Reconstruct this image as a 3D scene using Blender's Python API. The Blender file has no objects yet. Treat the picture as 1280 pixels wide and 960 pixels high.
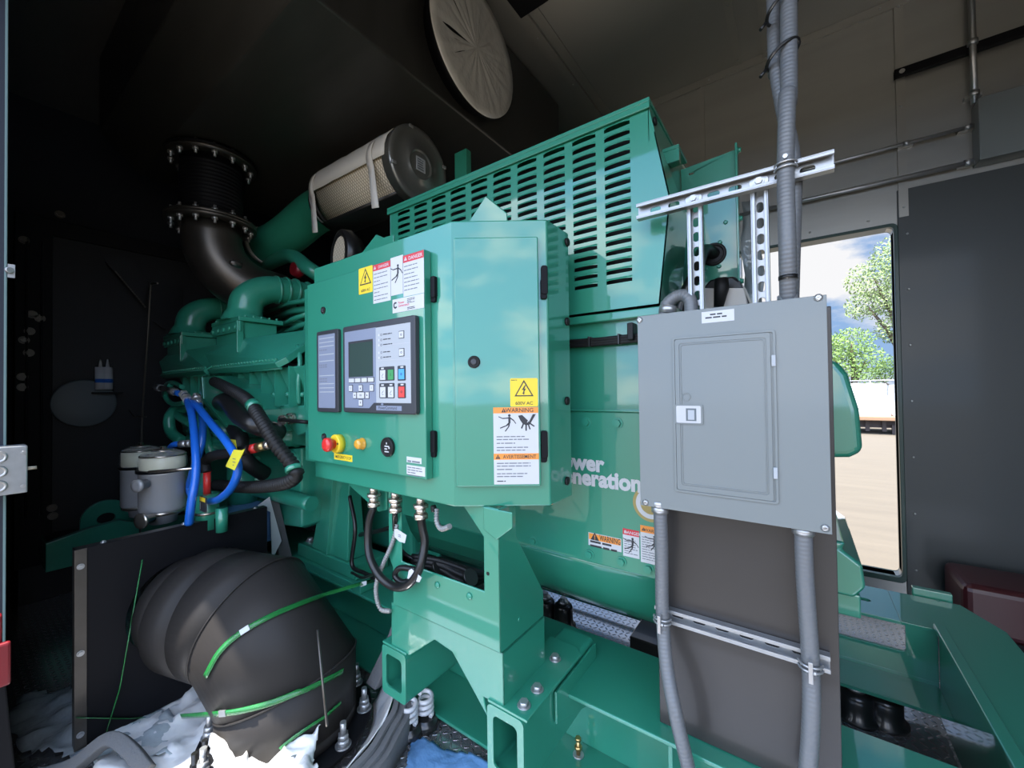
import bpy, bmesh, math, random
from mathutils import Vector, Matrix, noise
from mathutils.geometry import tessellate_polygon
V = Vector
random.seed(7)
scene = bpy.context.scene
COL = scene.collection
# ------------------------------------------------------------------ camera (built around the eye at z 0; the whole place is lifted at the end)
LIFT = 1.25
FPX = 505.0
cam_d = bpy.data.cameras.new('camera'); cam = bpy.data.objects.new('camera', cam_d); COL.objects.link(cam)
cam_d.sensor_fit = 'HORIZONTAL'; cam_d.sensor_width = 36; cam_d.lens = FPX/1280*36; cam_d.clip_start = .02; cam_d.clip_end = 500
CAMR = (Matrix.Rotation(math.radians(35.5), 4, 'Z') @ Matrix.Rotation(math.radians(90.8), 4, 'X') @ Matrix.Rotation(math.radians(-.75), 4, 'Z'))
cam.matrix_world = CAMR
scene.camera = cam
R3 = CAMR.to_3x3()
# ------------------------------------------------------------------ exposure
scene.view_settings.view_transform = 'Standard'; scene.view_settings.look = 'None'
scene.view_settings.gamma = 1; scene.view_settings.use_curve_mapping = False
scene.view_settings.exposure = 0.70
# ------------------------------------------------------------------ sky with clouds
SKY_FAR, SKY_NEAR = .58, 3.0
w = bpy.data.worlds.new('sky'); scene.world = w; w.use_nodes = True
nt = w.node_tree; nt.nodes.clear()
def wn(t, **k):
    n = nt.nodes.new(t)
    for a, b in k.items(): setattr(n, a, b)
    return n
tc = wn('ShaderNodeTexCoord'); sp = wn('ShaderNodeSeparateXYZ'); nt.links.new(tc.outputs['Generated'], sp.inputs[0])
rmp = wn('ShaderNodeValToRGB'); nt.links.new(sp.outputs[2], rmp.inputs[0])
rmp.color_ramp.elements[0].position = 0; rmp.color_ramp.elements[0].color = (.36, .56, .88, 1)
rmp.color_ramp.elements[1].position = .6; rmp.color_ramp.elements[1].color = (.16, .34, .72, 1)
mp = wn('ShaderNodeMapping'); mp.inputs['Scale'].default_value = (1, 1, 2.2); nt.links.new(tc.outputs['Generated'], mp.inputs[0])
nz = wn('ShaderNodeTexNoise'); nz.inputs['Scale'].default_value = 3.3; nz.inputs['Detail'].default_value = 9; nz.inputs['Roughness'].default_value = .6
nt.links.new(mp.outputs[0], nz.inputs['Vector'])
cr = wn('ShaderNodeValToRGB'); cr.color_ramp.elements[0].position = .46; cr.color_ramp.elements[1].position = .58
nt.links.new(nz.outputs['Fac'], cr.inputs[0])
mx = wn('ShaderNodeMixRGB'); mx.inputs[2].default_value = (1.0, 1.0, 1.02, 1)
nt.links.new(cr.outputs[0], mx.inputs[0]); nt.links.new(rmp.outputs[0], mx.inputs[1])
bg = wn('ShaderNodeBackground'); nt.links.new(mx.outputs[0], bg.inputs[0])
# the half of the sky around the sun is brighter than the half across from it
sv = V((.15, -.75, .64)).normalized()
dt_ = wn('ShaderNodeVectorMath', operation='DOT_PRODUCT'); dt_.inputs[1].default_value = sv; nt.links.new(tc.outputs['Generated'], dt_.inputs[0])
mr = wn('ShaderNodeMapRange', interpolation_type='SMOOTHSTEP'); mr.inputs[1].default_value = -.35; mr.inputs[2].default_value = .75
mr.inputs[3].default_value = SKY_FAR; mr.inputs[4].default_value = SKY_NEAR; nt.links.new(dt_.outputs['Value'], mr.inputs[0]); nt.links.new(mr.outputs[0], bg.inputs[1])
wo = wn('ShaderNodeOutputWorld'); nt.links.new(bg.outputs[0], wo.inputs[0])
# ------------------------------------------------------------------ sun
sd = bpy.data.lights.new('sun', 'SUN'); sun = bpy.data.objects.new('sun', sd); COL.objects.link(sun)
sd.energy = 8.0; sd.angle = math.radians(.6); sd.color = (1, .96, .9)
SUNDIR = V((-.13, -.25, 1.0)).normalized()       # towards the sun
sun.rotation_euler = SUNDIR.to_track_quat('Z', 'Y').to_euler()
scene.cycles.max_bounces = 8; scene.cycles.diffuse_bounces = 5; scene.cycles.glossy_bounces = 4
scene.cycles.caustics_reflective = False; scene.cycles.caustics_refractive = False; scene.cycles.sample_clamp_indirect = 5
# ------------------------------------------------------------------ helpers
def ray(u, v):
    return (R3 @ V(((u-640)/FPX, -(v-480)/FPX, -1))).normalized()
def at(u, v, X=None, Y=None, Z=None):
    """point of the plane X=, Y= or Z= that the photo shows at u, v"""
    d = ray(u, v)
    t = X/d.x if X is not None else (Y/d.y if Y is not None else Z/d.z)
    return d*t
class Fr:
    """a flat face: origin, right, up; n points out of it"""
    def __init__(s, o, x, y):
        s.o = V(o); s.x = V(x).normalized(); s.y = V(y).normalized(); s.n = s.x.cross(s.y)
    def p(s, a, b, c=0.0): return s.o + s.x*a + s.y*b + s.n*c
    def uv(s, u, v, c=0.0):
        d = ray(u, v); o = s.o + s.n*c; t = o.dot(s.n)/d.dot(s.n); q = d*t - s.o
        return q.dot(s.x), q.dot(s.y)
def FY(y): return Fr((0, y, 0), (1, 0, 0), (0, 0, 1))       # faces the camera side, a = X, b = Z
def FX(x): return Fr((x, 0, 0), (0, 1, 0), (0, 0, 1))       # faces +X, a = Y, b = Z
def FZ(z): return Fr((0, 0, z), (1, 0, 0), (0, 1, 0))       # faces up
def rrect(x0, y0, x1, y1, r, n=4):
    pts = []
    for cx, cy, a in ((x1-r, y0+r, -90), (x1-r, y1-r, 0), (x0+r, y1-r, 90), (x0+r, y0+r, 180)):
        for k in range(n+1):
            t = math.radians(a+90*k/n); pts.append((cx+r*math.cos(t), cy+r*math.sin(t)))
    return pts
def circ(cx, cy, r, n=20, ry=None):
    return [(cx+r*math.cos(2*math.pi*k/n), cy+(ry or r)*math.sin(2*math.pi*k/n)) for k in range(n)]
def smooth_path(pts, n=8):
    """Catmull-Rom through the points"""
    pts = [V(p) for p in pts]; out = []
    P = [pts[0]*2-pts[1]] + pts + [pts[-1]*2-pts[-2]]
    for i in range(1, len(P)-2):
        a, b, c, d = P[i-1], P[i], P[i+1], P[i+2]
        for k in range(n):
            t = k/n
            out.append(.5*((2*b)+(c-a)*t+(2*a-5*b+4*c-d)*t*t+(3*b-a-3*c+d)*t**3))
    out.append(pts[-1]); return out
class MB:
    def __init__(s): s.v = []; s.f = []; s.m = []; s.s = []; s.uv = []; s.mats = []; s.cur = 0
    def mat(s, m):
        if m not in s.mats: s.mats.append(m)
        s.cur = s.mats.index(m); return s
    def face(s, idx, smooth=False, uv=None):
        s.f.append(tuple(idx)); s.m.append(s.cur); s.s.append(smooth); s.uv.append(uv)
    def add(s, vs):
        k = len(s.v); s.v += [V(p) for p in vs]; return k
    def box(s, x0, x1, y0, y1, z0, z1):
        if x0 > x1: x0, x1 = x1, x0
        if y0 > y1: y0, y1 = y1, y0
        if z0 > z1: z0, z1 = z1, z0
        k = s.add([(x, y, z) for x in (x0, x1) for y in (y0, y1) for z in (z0, z1)])
        for q in ((0,1,3,2),(4,6,7,5),(0,4,5,1),(2,3,7,6),(0,2,6,4),(1,5,7,3)): s.face([k+i for i in q])
        return s
    def slab(s, F, poly, c0, c1, holes=(), smooth=False):
        """polygon of a face, from depth c0 (back) to c1 (front), with holes"""
        loops = [list(poly)] + [list(h) for h in holes]
        flat = [q for l in loops for q in l]
        kb = s.add([F.p(a, b, c0) for a, b in flat]); kf = s.add([F.p(a, b, c1) for a, b in flat])
        if holes:
            tris = tessellate_polygon([[V((a, b, 0)) for a, b in l] for l in loops])
            for t in tris:
                A, B, C = (flat[i] for i in t)
                ccw = (B[0]-A[0])*(C[1]-A[1])-(B[1]-A[1])*(C[0]-A[0]) > 0
                t2 = t if ccw else t[::-1]
                s.face([kf+i for i in t2]); s.face([kb+i for i in t2[::-1]])
        else:
            n = len(poly); ar = sum(poly[i][0]*poly[(i+1) % n][1]-poly[(i+1) % n][0]*poly[i][1] for i in range(n))
            o = list(range(n)) if ar > 0 else list(range(n))[::-1]
            s.face([kf+i for i in o]); s.face([kb+i for i in o[::-1]])
        off = 0
        for li, l in enumerate(loops):
            n = len(l); ar = sum(l[i][0]*l[(i+1) % n][1]-l[(i+1) % n][0]*l[i][1] for i in range(n))
            fl = (ar > 0) == (li == 0)
            for i in range(n):
                a, b = off+i, off+(i+1) % n
                q = [kb+a, kb+b, kf+b, kf+a]
                s.face(q if fl else q[::-1], smooth)
            off += n
        return s
    def rect(s, F, a0, b0, a1, b1, c0, c1): return s.slab(F, [(a0, b0), (a1, b0), (a1, b1), (a0, b1)], c0, c1)
    def seg(s, F, p, q, w, c0, c1):
        p = V(p).to_2d() if len(p) > 2 else V(p); q = V(q); d = (q-p).normalized(); n = V((-d.y, d.x))*w/2
        return s.slab(F, [tuple(p-n), tuple(q-n), tuple(q+n), tuple(p+n)], c0, c1)
    def hull(s, pts):
        bm = bmesh.new()
        for p in pts: bm.verts.new(p)
        r = bmesh.ops.convex_hull(bm, input=bm.verts)
        bmesh.ops.dissolve_limit(bm, angle_limit=.02, verts=bm.verts, edges=bm.edges)
        bmesh.ops.recalc_face_normals(bm, faces=bm.faces)
        bm.verts.ensure_lookup_table(); bm.verts.index_update()
        k = s.add([v.co.copy() for v in bm.verts])
        for f in bm.faces: s.face([k+v.index for v in f.verts])
        bm.free(); return s
    def tube(s, pts, r, n=12, cap=True, ridge=None, up=None):
        """r: number or list; ridge=(pitch, depth) modulates radius"""
        pts = [V(p) for p in pts]; N = len(pts)
        if ridge:
            L = [0]
            for a, b in zip(pts, pts[1:]): L.append(L[-1]+(b-a).length)
            step = ridge[0]/4; m = max(2, int(L[-1]/step)); np_, nr = [], []
            j = 0
            for i in range(m+1):
                t = L[-1]*i/m
                while j < N-2 and L[j+1] < t: j += 1
                f = (t-L[j])/max(1e-9, L[j+1]-L[j]); np_.append(pts[j].lerp(pts[j+1], min(1, f)))
                rr = r if not isinstance(r, (list, tuple)) else r[j]+(r[j+1]-r[j])*f
                nr.append(rr+ridge[1]*(.5 if i % 4 in (1, 2) else -.5))
            pts, r, N = np_, nr, m+1
        if not isinstance(r, (list, tuple)): r = [r]*N
        T = []
        for i in range(N):
            a = pts[max(0, i-1)]; b = pts[min(N-1, i+1)]; T.append((b-a).normalized())
        ref = up or (V((0, 0, 1)) if abs(T[0].z) < .9 else V((1, 0, 0)))
        x = T[0].cross(ref).normalized(); ks = []; L = 0
        for i in range(N):
            x = (x-T[i]*x.dot(T[i])).normalized(); y = T[i].cross(x)
            if i: L += (pts[i]-pts[i-1]).length
            ks.append((s.add([pts[i]+(x*math.cos(2*math.pi*k/n)+y*math.sin(2*math.pi*k/n))*r[i] for k in range(n)]), L))
        for (a, la), (b, lb) in zip(ks, ks[1:]):
            for k in range(n):
                k2 = (k+1) % n
                s.face([a+k, a+k2, b+k2, b+k], True, ((la, k/n), (la, (k+1)/n), (lb, (k+1)/n), (lb, k/n)))
        if cap:
            a = ks[0][0]; s.face([a+k for k in range(n)][::-1]); a = ks[-1][0]; s.face([a+k for k in range(n)])
        return s
    def cyl(s, p, q, r, n=20, r2=None): return s.tube([p, q], [r, r if r2 is None else r2], n)
    def lathe(s, o, d, prof, n=28, smooth=True):
        """prof: (distance along d, radius)"""
        o = V(o); d = V(d).normalized(); ref = V((0, 0, 1)) if abs(d.z) < .9 else V((1, 0, 0))
        x = d.cross(ref).normalized(); y = d.cross(x); ks = []
        for h, r in prof:
            ks.append(s.add([o+d*h+(x*math.cos(2*math.pi*k/n)+y*math.sin(2*math.pi*k/n))*max(r, 1e-4) for k in range(n)]))
        for a, b in zip(ks, ks[1:]):
            for k in range(n): s.face([a+k, a+(k+1) % n, b+(k+1) % n, b+k], smooth)
        s.face([ks[0]+k for k in range(n)][::-1]); s.face([ks[-1]+k for k in range(n)])
        return s
    def hexbolt(s, p, d, r=.012, h=.009, washer=True, stud=0):
        p = V(p); d = V(d).normalized()
        if washer: s.cyl(p, p+d*.0025, r*1.45, 16)
        s.tube([p, p+d*(h+.002)], r, 6)
        if stud: s.cyl(p, p+d*(h+stud), r*.5, 10)
        return s
    def text(s, F, t, a, b, size, c=.0006, bold=0.0, align='LEFT', squeeze=1.0):
        cu = bpy.data.curves.new('tmp', 'FONT'); cu.body = t; cu.size = size; cu.offset = bold*size; cu.align_x = align; cu.resolution_u = 3
        o = bpy.data.objects.new('tmp', cu); COL.objects.link(o)
        dg = bpy.context.evaluated_depsgraph_get(); me = bpy.data.meshes.new_from_object(o.evaluated_get(dg))
        k = s.add([F.p(a+v.co.x*squeeze, b+v.co.y, c) for v in me.vertices])
        for p in me.polygons: s.face([k+i for i in p.vertices])
        bpy.data.objects.remove(o); bpy.data.meshes.remove(me); bpy.data.curves.remove(cu)
        return s
    def build(s, name, m=None, parent=None, bevel=0, seg=2, subsurf=0, solid=0):
        mats = s.mats or [m]
        zs = [p.z for p in s.v]; c = V((sum(p.x for p in s.v)/len(s.v), sum(p.y for p in s.v)/len(s.v), min(zs)))
        pw = WORLD[parent.name] if parent else V((0, 0, 0))
        me = bpy.data.meshes.new(name); me.from_pydata([p-c for p in s.v], [], s.f)
        for x in mats: me.materials.append(M[x])
        for i, p in enumerate(me.polygons): p.material_index = s.m[i]; p.use_smooth = s.s[i]
        if any(s.uv):
            ul = me.uv_layers.new(name='UVMap'); li = 0
            for i, f in enumerate(s.f):
                for j in range(len(f)):
                    ul.data[li].uv = s.uv[i][j] if s.uv[i] else (0, 0)
                    li += 1
        me.validate()
        o = bpy.data.objects.new(name, me); COL.objects.link(o); o.location = c-pw; WORLD[o.name] = c
        if parent: o.parent = parent
        if bevel:
            b = o.modifiers.new('bevel', 'BEVEL'); b.width = bevel; b.segments = seg; b.limit_method = 'ANGLE'; b.angle_limit = math.radians(40)
        if subsurf:
            b = o.modifiers.new('sub', 'SUBSURF'); b.levels = subsurf; b.render_levels = subsurf
        if solid:
            b = o.modifiers.new('solid', 'SOLIDIFY'); b.thickness = solid
        return o
WORLD = {}
def thing(name, label, cat, loc, group=None):
    o = bpy.data.objects.new(name, None); COL.objects.link(o); o.empty_display_size = .05
    o.location = V(loc); WORLD[o.name] = V(loc); return tag(o, label, cat, group)
def tag(o, label, cat, group=None):
    o['label'] = label; o['category'] = cat
    if group: o['group'] = group
    return o
def struct(o): o['kind'] = 'structure'; return o
def copy_tree(o, parent=None):
    c = o.copy(); COL.objects.link(c); c.parent = parent
    WORLD[c.name] = WORLD[o.name].copy()
    for ch in list(o.children): copy_tree(ch, c)
    return c
# ------------------------------------------------------------------ materials
M = {}
def mat(name, col, rough=.5, metal=0, coat=0, bump=None, vary=None, emit=None, trans=0, alpha=1, spec=None):
    m = bpy.data.materials.new(name); m.use_nodes = True; t = m.node_tree; b = t.nodes['Principled BSDF']
    b.inputs['Base Color'].default_value = (*col, 1); b.inputs['Roughness'].default_value = rough; b.inputs['Metallic'].default_value = metal
    b.inputs['Coat Weight'].default_value = coat; b.inputs['Coat Roughness'].default_value = .06
    if spec is not None: b.inputs['Specular IOR Level'].default_value = spec
    if trans: b.inputs['Transmission Weight'].default_value = trans
    if alpha < 1: b.inputs['Alpha'].default_value = alpha
    tcn = t.nodes.new('ShaderNodeTexCoord')
    def N(scale, detail=3, st=(1, 1, 1)):
        mpn = t.nodes.new('ShaderNodeMapping'); mpn.inputs['Scale'].default_value = st; t.links.new(tcn.outputs['Object'], mpn.inputs[0])
        n = t.nodes.new('ShaderNodeTexNoise'); n.inputs['Scale'].default_value = scale; n.inputs['Detail'].default_value = detail
        t.links.new(mpn.outputs[0], n.inputs['Vector']); return n
    if vary:
        sc, amt, st = vary; n = N(sc, 4, st); r = t.nodes.new('ShaderNodeMapRange')
        r.inputs[3].default_value = 1-amt; r.inputs[4].default_value = 1+amt; t.links.new(n.outputs['Fac'], r.inputs[0])
        mxn = t.nodes.new('ShaderNodeVectorMath'); mxn.operation = 'SCALE'; mxn.inputs[0].default_value = col; t.links.new(r.outputs[0], mxn.inputs['Scale'])
        t.links.new(mxn.outputs[0], b.inputs['Base Color'])
        r2 = t.nodes.new('ShaderNodeMapRange'); r2.inputs[3].default_value = max(0, rough*(1-amt)); r2.inputs[4].default_value = min(1, rough*(1+amt))
        t.links.new(n.outputs['Fac'], r2.inputs[0]); t.links.new(r2.outputs[0], b.inputs['Roughness'])
    if bump:
        sc, st, dist = bump; n = N(sc, 3); bn = t.nodes.new('ShaderNodeBump'); bn.inputs['Strength'].default_value = st; bn.inputs['Distance'].default_value = dist
        t.links.new(n.outputs['Fac'], bn.inputs['Height']); t.links.new(bn.outputs[0], b.inputs['Normal'])
        if coat: t.links.new(bn.outputs[0], b.inputs['Coat Normal'])
    if emit: b.inputs['Emission Color'].default_value = (*emit[0], 1); b.inputs['Emission Strength'].default_value = emit[1]
    M[name] = m; return m
def uvrings(name, pitch, strength):
    m = M[name]; t = m.node_tree; b = t.nodes['Principled BSDF']
    uv = t.nodes.new('ShaderNodeUVMap'); sx = t.nodes.new('ShaderNodeSeparateXYZ'); t.links.new(uv.outputs[0], sx.inputs[0])
    mu = t.nodes.new('ShaderNodeMath'); mu.operation = 'MULTIPLY'; mu.inputs[1].default_value = 2*math.pi/pitch; t.links.new(sx.outputs[0], mu.inputs[0])
    si = t.nodes.new('ShaderNodeMath'); si.operation = 'SINE'; t.links.new(mu.outputs[0], si.inputs[0])
    bn = t.nodes.new('ShaderNodeBump'); bn.inputs['Strength'].default_value = strength; bn.inputs['Distance'].default_value = .002
    t.links.new(si.outputs[0], bn.inputs['Height']); t.links.new(bn.outputs[0], b.inputs['Normal'])
mat('green', (.028, .25, .158), .36, 0, 1.0, bump=(260, .04, .0006)); M['green'].node_tree.nodes['Principled BSDF'].inputs['Coat IOR'].default_value = 1.6; M['green'].node_tree.nodes['Principled BSDF'].inputs['Coat Roughness'].default_value = .02
mat('green_cast', (.030, .265, .172), .36, 0, .5, bump=(120, .25, .001), vary=(14, .12, (1, 1, 1)))
mat('black', (.006, .006, .0075), .55, 0, 0, spec=.15)
mat('red_dark', (.045, .004, .007), .4, 0, .1)
mat('black_duct', (.030, .027, .025), .46, 0, 0, vary=(3, .12, (1, 1, 1)), spec=.14)
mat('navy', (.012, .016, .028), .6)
mat('muffler', (.052, .051, .049), .38, .3, 0, vary=(3, .25, (1, 6, 1)))
mat('iron', (.10, .09, .08), .38, .8, 0, vary=(9, .3, (1, 1, 1)))
mat('wall_paint', (.052, .058, .058), .45, .1, .1, bump=(200, .1, .001))
mat('panel', (.37, .365, .34), .38, .7, 0, bump=(220, .12, .001), vary=(1.6, .16, (.6, 1, 5)))
mat('trim', (.38, .37, .34), .36, .7, 0, vary=(3, .15, (1, 1, 1)))
mat('zinc', (.46, .46, .46), .32, .7, 0, vary=(25, .06, (1, 1, 1)))
mat('braid', (.30, .30, .29), .5, .5, 0, bump=(260, 1, .003))
mat('galv', (.38, .39, .40), .36, .7, 0, vary=(60, .12, (1, 1, 1)))
mat('brass', (.55, .38, .16), .3, .9)
mat('nickel', (.62, .55, .47), .25, .9)
mat('grey_box', (.195, .215, .212), .38, 0, .15, bump=(400, .10, .0006))
mat('grey_edge', (.12, .14, .15), .5)
mat('board', (.040, .036, .034), .38, .2, .15, vary=(2.5, .2, (1, 1, 1)))
mat('conduit', (.15, .155, .16), .38, 0, .1); uvrings('conduit', .009, .16)
mat('strip_teal', (.16, .24, .235), .5)
mat('rubber', (.010, .010, .010), .5, 0, 0, spec=.3)
mat('rubber_sheen', (.010, .010, .010), .3, 0, 0, spec=.45)
mat('tie', (.008, .008, .008), .35)
mat('blue_hose', (.015, .14, .62), .3, 0, .3)
mat('foam', (.13, .13, .13), .95, 0, 0, bump=(150, .6, .004))
mat('plastic_white', (.76, .75, .73), .35, 0, .3, bump=(9, .5, .03), spec=.7)
mat('plastic_film', (.42, .46, .47), .18, 0, .6, bump=(14, .5, .02))
mat('paper_white', (.66, .63, .58), .6, 0, 0, bump=(20, .3, .01))
mat('filter_cream', (.60, .52, .38), .8)
mat('blue_tarp', (.12, .27, .50), .6, 0, 0, bump=(18, .5, .02))
mat('cast_alu', (.50, .50, .51), .42, .25, 0, bump=(300, .3, .001))
mat('cap_grey', (.22, .22, .205), .28, .6, .2)
mat('yellow', (.86, .62, .03), .4)
mat('yellow_tag', (.80, .72, .05), .5)
mat('red_label', (.62, .035, .05), .45)
mat('orange', (.85, .30, .05), .45)
mat('white', (.60, .60, .61), .4)
mat('ink', (.025, .025, .03), .5)
mat('ink_soft', (.16, .17, .19), .5)
mat('red', (.75, .035, .03), .3, 0, .4)
mat('red_paint', (.20, .008, .014), .35, 0, .4)
mat('amber', (.75, .36, .04), .25, 0, .6)
mat('hmi_frame', (.035, .036, .042), .4)
mat('hmi_grey', (.22, .25, .33), .45)
mat('hmi_light', (.42, .44, .46), .45)
mat('lcd', (.045, .075, .065), .15, 0, .5)
mat('key_green', (.05, .30, .09), .4)
mat('key_blue', (.08, .36, .75), .4)
mat('key_red', (.72, .06, .05), .4)
mat('strap', (.02, .20, .045), .22, 0, .5, alpha=.8)
mat('sticker_film', (.60, .78, .76), .3, alpha=.25)
mat('clear', (.85, .88, .82), .04, alpha=.22, spec=.8)
mat('green_backlit', (.006, .040, .030), .4, 0, .1)  # frame green darkened to hold the shade of a backlit face
mat('canister', (.78, .76, .58), .35)
mat('gold', (.38, .29, .10), .5)
mat('asphalt', (.135, .112, .082), .95, 0, 0, bump=(8, .5, .02), vary=(1.2, .2, (.5, 4, 1)))
mat('leaf', (.16, .26, .055), .7)
mat('leaf_pale', (.26, .34, .13), .7)
mat('bark', (.10, .075, .05), .9)
mat('wrap', (.85, .87, .90), .45, 0, 0, bump=(2, .6, .1))
mat('wood', (.36, .22, .13), .8)
mat('truck', (.05, .04, .04), .7)
mat('tyre', (.02, .02, .02), .8)
mat('isolator', (.02, .02, .02), .3, .2, .4)
# diamond plate: alternating raised lozenges
def diamond():
    mat('diamond', (.62, .62, .63), .20, .85); m = M['diamond']; t = m.node_tree; b = t.nodes['Principled BSDF']
    def mth(op, a, c=None, **k):
        n = t.nodes.new('ShaderNodeMath'); n.operation = op
        for i, q in enumerate((a, c)):
            if q is None: continue
            if isinstance(q, (int, float)): n.inputs[i].default_value = q
            else: t.links.new(q, n.inputs[i])
        return n.outputs[0]
    tcn = t.nodes.new('ShaderNodeTexCoord'); sx = t.nodes.new('ShaderNodeSeparateXYZ'); t.links.new(tcn.outputs['Object'], sx.inputs[0])
    S = 1/.026
    x = mth('MULTIPLY', sx.outputs[0], S); y = mth('MULTIPLY', sx.outputs[1], S)
    fx = mth('SUBTRACT', mth('FRACT', x), .5); fy = mth('SUBTRACT', mth('FRACT', y), .5)
    par = mth('MODULO', mth('ABSOLUTE', mth('ADD', mth('FLOOR', x), mth('FLOOR', y))), 2)
    e1 = mth('ADD', fx, fy); e2 = mth('SUBTRACT', fx, fy)
    inv = mth('SUBTRACT', 1, par)
    L = mth('ADD', mth('MULTIPLY', e1, par), mth('MULTIPLY', e2, inv)); W = mth('ADD', mth('MULTIPLY', e2, par), mth('MULTIPLY', e1, inv))
    d = mth('ADD', mth('POWER', mth('ABSOLUTE', mth('DIVIDE', L, .62)), 2), mth('POWER', mth('ABSOLUTE', mth('DIVIDE', W, .20)), 2))
    h = mth('MAXIMUM', mth('SUBTRACT', 1, d), 0)
    h = mth('POWER', h, .5)
    bn = t.nodes.new('ShaderNodeBump'); bn.inputs['Strength'].default_value = 1; bn.inputs['Distance'].default_value = .003
    t.links.new(h, bn.inputs['Height']); t.links.new(bn.outputs[0], b.inputs['Normal'])
diamond()
def finemesh():
    mat('grille', (.02, .02, .022), .5, .5); m = M['grille']; t = m.node_tree; b = t.nodes['Principled BSDF']
    tcn = t.nodes.new('ShaderNodeTexCoord'); vo = t.nodes.new('ShaderNodeTexBrick'); vo.inputs['Scale'].default_value = 30
    mpn = t.nodes.new('ShaderNodeMapping'); mpn.inputs['Rotation'].default_value = (0, math.pi/2, 0)
    t.links.new(tcn.outputs['Object'], mpn.inputs[0]); t.links.new(mpn.outputs[0], vo.inputs[0])
    bn = t.nodes.new('ShaderNodeBump'); bn.inputs['Distance'].default_value = .004; t.links.new(vo.outputs['Fac'], bn.inputs['Height']); t.links.new(bn.outputs[0], b.inputs['Normal'])
finemesh()
# pleated filter media with crossing mesh
def media():
    m = M['filter_cream']; t = m.node_tree; b = t.nodes['Principled BSDF']
    tcn = t.nodes.new('ShaderNodeTexCoord'); outs = []
    for rot in (.6, -.6):
        mpn = t.nodes.new('ShaderNodeMapping'); mpn.inputs['Rotation'].default_value = (0, rot, 0); t.links.new(tcn.outputs['Object'], mpn.inputs[0])
        wv = t.nodes.new('ShaderNodeTexWave'); wv.inputs['Scale'].default_value = 22; t.links.new(mpn.outputs[0], wv.inputs[0]); outs.append(wv)
    ad = t.nodes.new('ShaderNodeMath'); ad.operation = 'MULTIPLY'; t.links.new(outs[0].outputs['Fac'], ad.inputs[0]); t.links.new(outs[1].outputs['Fac'], ad.inputs[1])
    r = t.nodes.new('ShaderNodeValToRGB'); r.color_ramp.elements[0].color = (.30, .25, .18, 1); r.color_ramp.elements[1].color = (.72, .64, .50, 1); r.color_ramp.elements[1].position = .4
    t.links.new(ad.outputs[0], r.inputs[0]); t.links.new(r.outputs[0], b.inputs['Base Color'])
media()
# ================================================================== THE SETTING
CEIL, FLOOR, GRD, YB = 2.10, -1.25, -1.75, 3.0
XE, XR = -4.4, 1.75           # end walls
NX0, NX1 = -1.93, 1.45        # opening in the near wall
mb = MB(); mb.box(XE, XR, -.02, YB+.06, FLOOR-.05, FLOOR); struct(mb.build('floor', 'diamond'))
mb = MB(); mb.box(XE, XR, -.02, YB+.06, CEIL, CEIL+.05); struct(mb.build('ceiling', 'panel'))
dl, dr = -.30, at(1119, 400, Y=YB).x
dt, db = at(1118, 284, Y=YB).z, at(1130, 721, Y=YB).z
mb = MB(); F = Fr((0, YB+.06, 0), (1, 0, 0), (0, 0, 1))
mb.slab(F, [(XE, FLOOR-.05), (XR, FLOOR-.05), (XR, CEIL+.05), (XE, CEIL+.05)], 0, .06, holes=[rrect(dl, db, dr, dt, .025), rrect(-1.85, db, -.62, dt, .025)])  # second hole is an unseen opening, added to light the floor plate
struct(mb.build('wall_back', 'panel'))
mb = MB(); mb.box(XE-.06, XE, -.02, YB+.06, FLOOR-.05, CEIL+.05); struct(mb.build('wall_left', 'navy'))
mb = MB(); mb.box(XR, XR+.06, -.02, YB+.06, FLOOR-.05, CEIL+.05); struct(mb.build('wall_right', 'panel'))
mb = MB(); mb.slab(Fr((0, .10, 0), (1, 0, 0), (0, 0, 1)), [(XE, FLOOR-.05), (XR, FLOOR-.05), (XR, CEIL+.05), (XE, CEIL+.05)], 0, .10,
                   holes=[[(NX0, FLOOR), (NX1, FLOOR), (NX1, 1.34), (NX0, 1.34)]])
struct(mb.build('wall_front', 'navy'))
mb = MB(); mb.box(-60, 60, -40, 60, GRD-.1, GRD); struct(mb.build('ground', 'asphalt'))
# door frame (folded green lining of the opening, its backlit shade put into the colour)
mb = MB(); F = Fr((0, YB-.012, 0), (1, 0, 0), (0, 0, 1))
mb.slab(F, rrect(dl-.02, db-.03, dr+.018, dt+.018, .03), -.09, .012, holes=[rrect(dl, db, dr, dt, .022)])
d = struct(mb.build('door_1', 'green_backlit', bevel=.004))
mb = MB(); F = Fr((0, YB-.012, 0), (1, 0, 0), (0, 0, 1))      # lining of an added doorway, unseen behind the alternator, that brightens the floor plate
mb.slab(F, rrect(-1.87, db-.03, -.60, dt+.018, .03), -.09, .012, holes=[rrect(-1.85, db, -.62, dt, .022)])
struct(mb.build('door_added', 'green_backlit', bevel=.004))
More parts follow.
